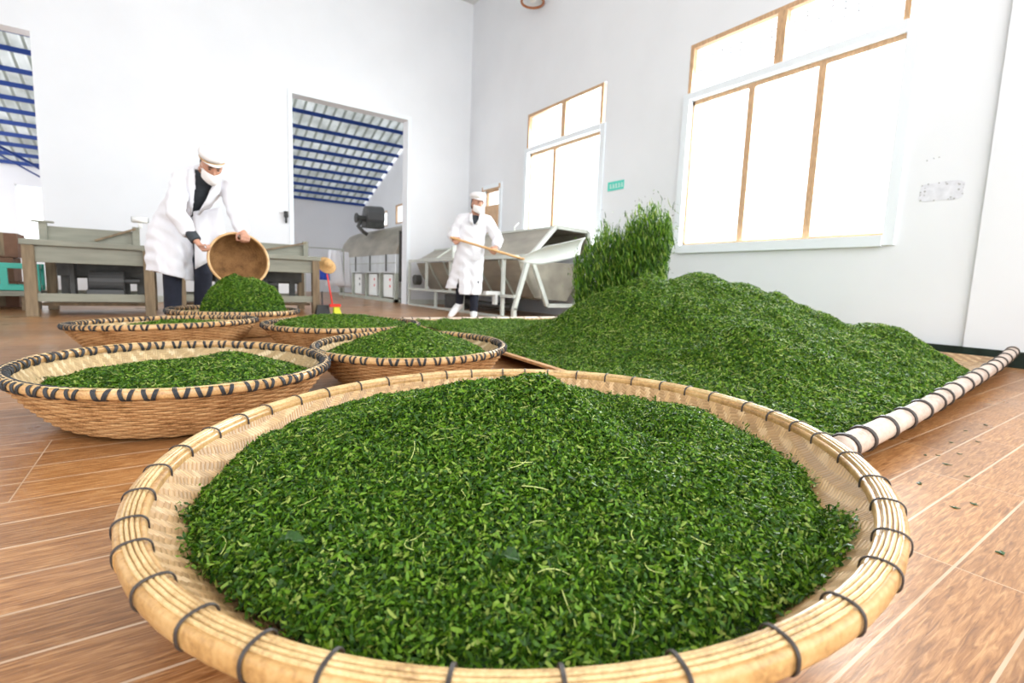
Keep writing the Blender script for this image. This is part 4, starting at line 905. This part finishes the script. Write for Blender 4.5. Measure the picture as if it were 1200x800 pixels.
def head_parts(parent, c, M, glasses=False, brim=.045):
    c = Vector(c); T = lambda x, y, z: c+M @ Vector((x, y, z))
    mb = MB()
    for s_ in (-1, 1): mb.ell(T(s_*.031, .0865, .018), (.012, .007, .005), 10, rot=M)
    mb.build('eyes', MAT['hair'], parent, True)
    mb = MB()
    for s_ in (-1, 1): mb.ell(T(s_*.031, .090, .038), (.020, .006, .004), 10, rot=M)
    mb.build('eyebrows', MAT['hair'], parent, True)
    # mask: curved shell over the nose and chin
    vs = []; fs = []; nu, nv = 18, 12
    for i in range(nu+1):
        for j in range(nv+1):
            a = (i/nu-.5)*2*1.25; v = j/nv; z_ = -.022-.100*v; zz = z_*(1-.16*abs(a)) + .012*abs(a)
            r_a = .078+.004*math.sin(v*PI); r_b = .100+.022*math.sin(v*PI*.9)*max(0, math.cos(a))**2-.02*max(0, v-.7)
            vs.append(T(r_a*math.sin(a), r_b*math.cos(a)+.004, zz+.0015*math.sin(v*40)))
    for i in range(nu):
        for j in range(nv): q = i*(nv+1)+j; fs.append((q, q+1, q+nv+2, q+nv+1))
    o = MB().add(vs, fs).build('face_mask', MAT['mask'], parent, True); s_ = o.modifiers.new('t', 'SOLIDIFY'); s_.thickness = .004
    for s_ in (-1, 1):
        MB().tube([T(s_*.074, .030, -.018), T(s_*.079, .0, -.012), T(s_*.080, -.022, .01), T(s_*.078, .0, .03), T(s_*.074, .034, .01)], .0016, 6).build('ear_loop', MAT['mask'], o, True)
    # hair at the nape and temples
    mb = MB(); rr = []
    for z_, a, b in ((.06, .078, .094), (.02, .080, .098), (-.03, .077, .092), (-.06, .068, .080)):
        rr.append([T(a*math.cos(t_), -.014+b*math.sin(t_), z_) for t_ in (PI*.98+1.06*PI*(j/16)-.06*PI for j in range(17))])
    vs = [v for r in rr for v in r]; fs = [(i*17+j, i*17+j+1, (i+1)*17+j+1, (i+1)*17+j) for i in range(3) for j in range(16)]
    o = MB().add(vs, fs).build('hair', MAT['hair'], parent, True); s_ = o.modifiers.new('t', 'SOLIDIFY'); s_.thickness = .010; s_.offset = -1
    # cap: puffed crown, band and short peak
    mb = MB(); rings = []
    for z_, a, b in ((.066, .083, .103), (.080, .086, .106), (.084, .095, .116), (.105, .102, .124), (.130, .095, .117), (.148, .074, .094), (.157, .043, .058), (.160, .015, .02)):
        rings.append([T((a+.0022*math.sin(9*t_+z_*60))*math.cos(t_), -.010+(b+.0022*math.sin(7*t_))*math.sin(t_), z_-.015*math.sin(t_)*0) for t_ in (2*PI*j/36 for j in range(36))])
    mb.loft(rings); cp = mb.build('cap', MAT['cap'], parent, True)
    vs = []; fs = []
    for i in range(15):
        a = (i/14-.5)*2*1.05
        for j in range(4):
            f = j/3; vs.append(T((.086+.004*f)*math.sin(a), (.104+brim*f*max(.1, math.cos(a*1.15)))*math.cos(a)-.008, .074-.012*f))
    for i in range(14):
        for j in range(3): q = i*4+j; fs.append((q, q+1, q+5, q+4))
    o = MB().add(vs, fs).build('peak', MAT['cap'], cp, True); s_ = o.modifiers.new('t', 'SOLIDIFY'); s_.thickness = .005
    mb = MB(); mb.tube([T(.088*math.cos(t_), -.010+.108*math.sin(t_), .070) for t_ in (2*PI*j/32 for j in range(32))], .006, 6, True); mb.build('band', MAT['straw'] if not glasses else MAT['cap'], cp, True)

def person(root, J, label, kind):
    """J: joint dictionary in the local frame: x to the right of the picture, -y to the camera"""
    V = {k: Vector(v) for k, v in J.items()}
    # body: one continuous surface
    b = MB(); up_ = (V['neck']-V['pelvis']).normalized()
    sp = [V['pelvis']-up_*.06, V['pelvis'], V['waist'], V['chest'], V['chest'].lerp(V['neck'], .55), V['neck']-up_*.03]
    side = V['shR']-V['shL']
    b.loft([ering(p, up_, a, c_, side) for p, a, c_ in zip(sp, (.12, .15, .125, .15, .13, .06), (.08, .10, .085, .095, .075, .05))])
    b.tube([V['neck']-up_*.05, V['neck'], V['head']-V['hf']*.03], [.062, .054, .052], 14)
    M = frame(V['hf'], V['hu']); head_mesh(b, V['head'], M)
    for s_ in 'LR':
        b.tube([V['neck'].lerp(V['sh'+s_], .35), V['sh'+s_], V['sh'+s_].lerp(V['el'+s_], .5), V['el'+s_]], [.050, .052, .044, .036], 12, roundcap=True)
        b.tube([V['el'+s_], V['el'+s_].lerp(V['wr'+s_], .35), V['wr'+s_]], [.037, .038, .026], 12, roundcap=True)
        hand(b, V['wr'+s_], V['hd'+s_], V['hn'+s_], V['ht'+s_])
        b.tube([V['hip'+s_], V['hip'+s_].lerp(V['kn'+s_], .5), V['kn'+s_]], [.080, .066, .050], 12, roundcap=True)
        b.tube([V['kn'+s_], V['kn'+s_].lerp(V['an'+s_], .35), V['an'+s_]], [.050, .052, .034], 12, roundcap=True)
        b.tube([V['an'+s_], V['an'+s_].lerp(V['toe'+s_], .5), V['toe'+s_]], [.034, .032, .026], 10, roundcap=True)
    body = link(bake(b, .0065, 2, 'person', [MAT['skin']]), 'person', root); body.name = 'body'
    head_parts(root, V['head'], M, glasses=(kind == 2), brim=.030)
    # trousers
    p_ = MB(); p_.loft([ering(V['pelvis']+up_*d, up_, a, c_, side) for d, a, c_ in ((-.12, .12, .10), (-.05, .165, .13), (.06, .155, .12), (.12, .14, .105))])
    for s_ in 'LR':
        p_.tube([V['hip'+s_], V['hip'+s_].lerp(V['kn'+s_], .5), V['kn'+s_], V['kn'+s_].lerp(V['an'+s_], .5), V['an'+s_].lerp(V['kn'+s_], .06)], [.095, .085, .074, .070, .068] if kind == 1 else [.086, .076, .064, .060, .055], 16)
    link(bake(p_, .010, 3, 'trousers', [MAT['navy']]), 'trousers', root)
    # shirt
    q = MB(); q.loft([ering(p, up_, a, c_, side) for p, a, c_ in zip([V['waist']-up_*.05, V['waist'], V['chest'], V['chest'].lerp(V['neck'], .55), V['neck']+up_*.0], (.15, .145, .168, .145, .066), (.10, .102, .112, .092, .060))])
    if kind == 1: q.tube([V['elL'].lerp(V['wrL'], .4), V['wrL'].lerp(V['elL'], .03)], [.045, .044], 14)
    link(bake(q, .008, 3, 'shirt', [MAT['shirt']]), 'shirt', root)
    # shoes
    for s_ in 'LR':
        a, tt = V['an'+s_], V['toe'+s_]; mb = MB(); d = (tt-a); h = Vector((d.x, d.y, 0)).normalized(); heel = a-d.normalized()*.03
        mb.tube([a+Vector((0, 0, .05)), a, a.lerp(tt, .35), a.lerp(tt, .75), tt], [.046, .052, .050, .046, .036], 14, roundcap=True)
        mb.tube([heel-Vector((0, 0, .045)), a.lerp(tt, .5)-Vector((0, 0, .012))], [.034, .036], 10, roundcap=True)
        me = bake(mb, .008, 3, 'shoe', [MAT['dark_shoe' if kind == 1 else 'shoe']])
        o = link(me, 'shoe', root)
    return V, up_, side

# --- worker 1, bending over the basket
r1 = empty('person', (.10, 5.35, 0), -.0187)
tag(r1, 'person in white coat, cap and mask bending to tip a basket of leaves', 'person')
J1 = dict(pelvis=(-.03, .08, .93), waist=(.02, .01, 1.06), chest=(.11, -.10, 1.22), neck=(.175, -.22, 1.355), head=(.222, -.375, 1.375), hf=(.16, -.80, -.58), hu=(.10, -.58, .80),
          shL=(.01, -.17, 1.275), elL=(-.045, -.30, .99), wrL=(.10, -.44, .745), hdL=(.55, -.25, -.75), hnL=(.65, -.35, .35), htL=(-.2, -.9, .3),
          shR=(.345, -.13, 1.32), elR=(.40, -.22, 1.06), wrR=(.445, -.40, .855), hdR=(.1, -.75, -.45), hnR=(-.1, -.3, -.9), htR=(-.9, -.1, 0),
          hipL=(-.10, .07, .88), knL=(-.085, -.01, .47), anL=(-.094, .05, .085), toeL=(-.11, -.12, .035),
          hipR=(.08, .07, .88), knR=(.15, -.0, .49), anR=(.128, .09, .085), toeR=(.18, -.08, .035))
V, U, S = person(r1, J1, '', 1)
cm = MB(); dn = Vector((0, 0, -1))
rg = [((-.10, .04, .38), (0, 0, 1), .15, .17), ((-.10, .04, .47), (0, 0, 1), .155, .175), ((-.095, .05, .56), (0, 0, 1), .170, .18), ((-.08, .06, .70), (.02, 0, 1), .185, .18), ((-.06, .075, .86), (.05, -.1, 1), .19, .175), ((-.02, .06, .97), (.25, -.5, 1), .175, .15), ((.03, .0, 1.07), (.35, -.7, 1), .165, .135),
      ((.09, -.07, 1.17), (.35, -.75, 1), .175, .135), ((.14, -.14, 1.26), (.35, -.8, 1), .185, .13), ((.17, -.19, 1.325), (.3, -.8, 1), .155, .105), ((.185, -.235, 1.37), (.3, -.9, .9), .085, .075)]
cm.loft([ering(c_, d_, a, b_, (1, .15, -.02), 28) for c_, d_, a, b_ in rg])
for s_, tp in (('L', .045), ('R', .042)):
    wr = V['wr'+s_].lerp(V['el'+s_], .28 if s_ == 'L' else .05)
    cm.tube([V['neck'].lerp(V['sh'+s_], .45), V['sh'+s_], V['sh'+s_].lerp(V['el'+s_], .5), V['el'+s_]], [.075, .080, .076, .070], 16, roundcap=True)
    cm.tube([V['el'+s_], V['el'+s_].lerp(V['wr'+s_], .4), wr], [.074, .068, .054], 16, roundcap=False)
def poly_in(px, pz, P):
    c = False; j = len(P)-1
    for i in range(len(P)):
        if (P[i][1] > pz) != (P[j][1] > pz) and px < (P[j][0]-P[i][0])*(pz-P[i][1])/(P[j][1]-P[i][1])+P[i][0]: c = not c
        j = i
    return c
V1p = [(.10, 1.36), (.105, 1.25), (.085, 1.06), (.07, .97), (.105, .985), (.18, 1.10), (.235, 1.24), (.25, 1.36)]
cut1 = lambda c_, n_: (c_.y < -.08 and n_.y < .1 and poly_in(c_.x, c_.z, V1p)) or c_.z < .455
me = bake(cm, .011, 5, 'coat', [MAT['coat']], cut1)
# slant the hem and add folds
for v in me.vertices:
    x, y, z = v.co
    if z < .95: v.co.z = z + max(0, (.95-z))*(.0-.55*(x+.10)) ; k_ = (.95-z)*.045; v.co.x += k_*math.sin(y*38+x*9); v.co.y += k_*math.sin(x*42+1)
    v.co.x += .004*math.sin(z*55+y*20+x*30); v.co.y += .004*math.sin(z*47+x*35)
coat = link(me, 'coat', r1, .006)
# right front panel of the open coat, collar lapels
vs = []; fs = []
for i in range(9):
    for j in range(11):
        u, v_ = i/8, j/10; vs.append((.085+.21*u+.06*v_*u, -.13+.05*u-.02*math.sin(u*9+v_)+.02*v_, 1.02-.50*v_*(1-.25*u)+.06*u))
for i in range(8):
    for j in range(10): q = i*11+j; fs.append((q, q+1, q+12, q+11))
o = MB().add(vs, fs).build('coat_front_panel', MAT['coat'], coat, True); sm_ = o.modifiers.new('t', 'SOLIDIFY'); sm_.thickness = .006
def lapel(pts, par, th=.008):
    mb = MB(); n_ = len(pts); vs = []
    for p, q in pts: vs += [p, q]
    mb.add(vs, [(2*i, 2*i+1, 2*i+3, 2*i+2) for i in range(n_-1)]); o = mb.build('lapel', MAT['coat'], par, True); s_ = o.modifiers.new('t', 'SOLIDIFY'); s_.thickness = th; return o
lapel([((.10, -.30, 1.36), (.055, -.29, 1.345)), ((.105, -.315, 1.26), (.045, -.285, 1.22)), ((.085, -.245, 1.08), (.055, -.23, 1.09)), ((.07, -.185, .98), (.062, -.182, .985))], coat)
lapel([((.25, -.29, 1.34), (.295, -.26, 1.32)), ((.235, -.315, 1.24), (.285, -.275, 1.19)), ((.18, -.26, 1.11), (.215, -.24, 1.09)), ((.115, -.20, .99), (.13, -.195, .985))], coat)

# --- worker 2, throwing leaves with a shovel
a2 = math.atan2(3.25, 5.75); r2 = empty('person', (3.25, 5.75, 0), -a2)
tag(r2, 'person in long white coat, cap and mask swinging a wooden-handled shovel', 'person')
J2 = dict(pelvis=(.02, .02, .90), waist=(.025, .02, 1.03), chest=(.045, .0, 1.19), neck=(.065, -.0, 1.365), head=(.095, -.045, 1.495), hf=(.42, -.88, -.16), hu=(.08, -.12, 1),
          shL=(-.10, .02, 1.315), elL=(-.215, .05, 1.10), wrL=(-.20, -.13, 1.045), hdL=(.3, -.7, -.35), hnL=(.55, -.1, -.6), htL=(.7, -.2, .5),
          shR=(.225, -.0, 1.31), elR=(.375, .0, 1.07), wrR=(.345, -.15, .945), hdR=(-.25, -.75, -.45), hnR=(-.5, .0, -.6), htR=(-.6, .0, .7),
          hipL=(-.07, .03, .86), knL=(-.10, -.01, .48), anL=(-.112, .10, .19), toeL=(-.225, -.02, .045),
          hipR=(.10, .02, .86), knR=(.085, -.03, .46), anR=(.083, .03, .085), toeR=(.085, -.11, .04))
V, U, S = person(r2, J2, '', 2)
cm = MB()
rg = [((-.045, .02, .28), .200, .155), ((-.045, .02, .34), .205, .155), ((-.04, .02, .40), .205, .155), ((-.02, .02, .55), .200, .15), ((.0, .02, .75), .192, .145), ((.015, .02, .92), .185, .14), ((.025, .02, 1.04), .175, .13), ((.04, .01, 1.17), .180, .128), ((.055, .005, 1.27), .175, .115), ((.062, .0, 1.335), .12, .09), ((.065, -.0, 1.375), .072, .068)]
cm.loft([ering(c_, (0, 0, 1), a, b_, (1, -.1, 0), 28) for c_, a, b_ in rg])
for s_ in 'LR':
    cm.tube([V['neck'].lerp(V['sh'+s_], .5), V['sh'+s_], V['sh'+s_].lerp(V['el'+s_], .5), V['el'+s_]], [.060, .076, .076, .072], 16, roundcap=True)
    cm.tube([V['el'+s_], V['el'+s_].lerp(V['wr'+s_], .45), V['wr'+s_].lerp(V['el'+s_], .03)], [.074, .070, .052], 16)
V2p = [(.02, 1.42), (.03, 1.30), (.035, 1.235), (.085, 1.235), (.115, 1.30), (.13, 1.42)]
slit = [(-.118, .56), (-.155, .28), (-.105, .28)]
cut2 = lambda c_, n_: (c_.y < -.02 and n_.y < .1 and poly_in(c_.x, c_.z, V2p)) or (c_.y < 0 and poly_in(c_.x, c_.z, slit)) or c_.z < .338
me = bake(cm, .011, 4, 'coat', [MAT['coat']], cut2)
for v in me.vertices:
    x, y, z = v.co
    if z < .95: k_ = (.95-z)*.035; v.co.x += k_*math.sin(y*30+x*12); v.co.y += k_*math.sin(x*36+1); v.co.x -= (.95-z)*.05*(1 if x < -.1 else 0)
    if z < .6 and x < -.13: v.co.z += .07*(.6-z)/.26
    v.co.x += .0035*math.sin(z*50+y*20); v.co.y += .004*math.sin(z*43+x*35)
coat = link(me, 'coat', r2, .006)
lapel([((.025, -.105, 1.38), (-.02, -.09, 1.36)), ((.03, -.145, 1.30), (-.02, -.13, 1.27)), ((.05, -.140, 1.225), (.03, -.14, 1.225))], coat)
lapel([((.125, -.105, 1.38), (.165, -.09, 1.355)), ((.115, -.145, 1.30), (.165, -.125, 1.26)), ((.07, -.145, 1.225), (.09, -.142, 1.225))], coat)
mb = MB(); mb.box(.05, .15, -.152, -.146, .78, .90); o = mb.build('pocket', MAT['coat'], coat, bevel=.002)
# shovel: root at the handle's grip end
hL = Vector((-.175, -.205, 1.035)); hR = Vector((.30, -.235, .915)); d = (hR-hL).normalized()
sv = empty('shovel', tuple(Vector((3.25, 5.75, 0))+Matrix.Rotation(-a2, 3, 'Z') @ (hL-d*.06)), -a2)
tag(sv, 'wide white shovel with a pale wooden handle held by the standing worker', 'shovel')
o0 = hL-d*.06; e1 = hL+d*.90
MB().tube([(0, 0, 0), hL+d*.3-o0, e1-o0], [.015, .0165, .016], 12, roundcap=True).build('handle', MAT['handle_wood'], sv, True)
vs = []; fs = []; nu, nv = 16, 12; bd = Vector((.985, -.08, .17)).normalized(); wd = Vector((.12, -.55, .82)).normalized(); nn = bd.cross(wd).normalized()
for i in range(nu+1):
    for j in range(nv+1):
        u = i/nu; s_ = (j/nv-.5)*2; hw = .03+.105*min(1, u*2.6)**.8; p = e1-o0-bd*.04+bd*(.80*u)+wd*(s_*hw)-nn*(.05*(1-s_*s_)*min(1, u*3))+nn*0
        p.z += .05*u*u; vs.append(p)
for i in range(nu):
    for j in range(nv): q = i*(nv+1)+j; fs.append((q, q+1, q+nv+2, q+nv+1))
o = MB().add(vs, fs).build('blade', MAT['white_plastic'], sv, True); s_ = o.modifiers.new('t', 'SOLIDIFY'); s_.thickness = .006

# held basket tipped over the pile
hb = empty('carrying_basket', (.495, 4.90, .615), rot=(math.radians(78), 0, math.radians(6)))
tag(hb, 'brown deep round basket tipped by the bending worker, its hollow inside showing', 'basket')
mb = MB(); pr = [(0, -.17), (.08, -.168), (.15, -.15), (.20, -.11), (.225, -.05), (.232, 0)]
mb.lathe(pr, 64); o = mb.build('bowl', MAT['wicker_dark'], hb, True); s_ = o.modifiers.new('t', 'SOLIDIFY'); s_.thickness = .006
mb = MB()
for k in range(26):
    f = k/25*(len(pr)-1.001); i = int(f); u = f-i; r_ = pr[i][0]*(1-u)+pr[i+1][0]*u; z_ = pr[i][1]*(1-u)+pr[i+1][1]*u
    if r_ > .01:
        n_ = 60; mb.tube([((r_-.004+.0025*math.cos(15*a+PI*(k % 2)))*math.cos(a), (r_-.004+.0025*math.cos(15*a+PI*(k % 2)))*math.sin(a), z_+.004) for a in (2*PI*j/n_ for j in range(n_))], .0035, 5, True)
mb.build('woven_inside', MAT['wicker_dark'], hb, True)
MB().tube([(.232*math.cos(a), .232*math.sin(a), .002) for a in (2*PI*j/64 for j in range(64))], .011, 10, True).build('rim', MAT['rim_orange'], hb, True)
print('objects', len(bpy.data.objects), 'bindings', ties)
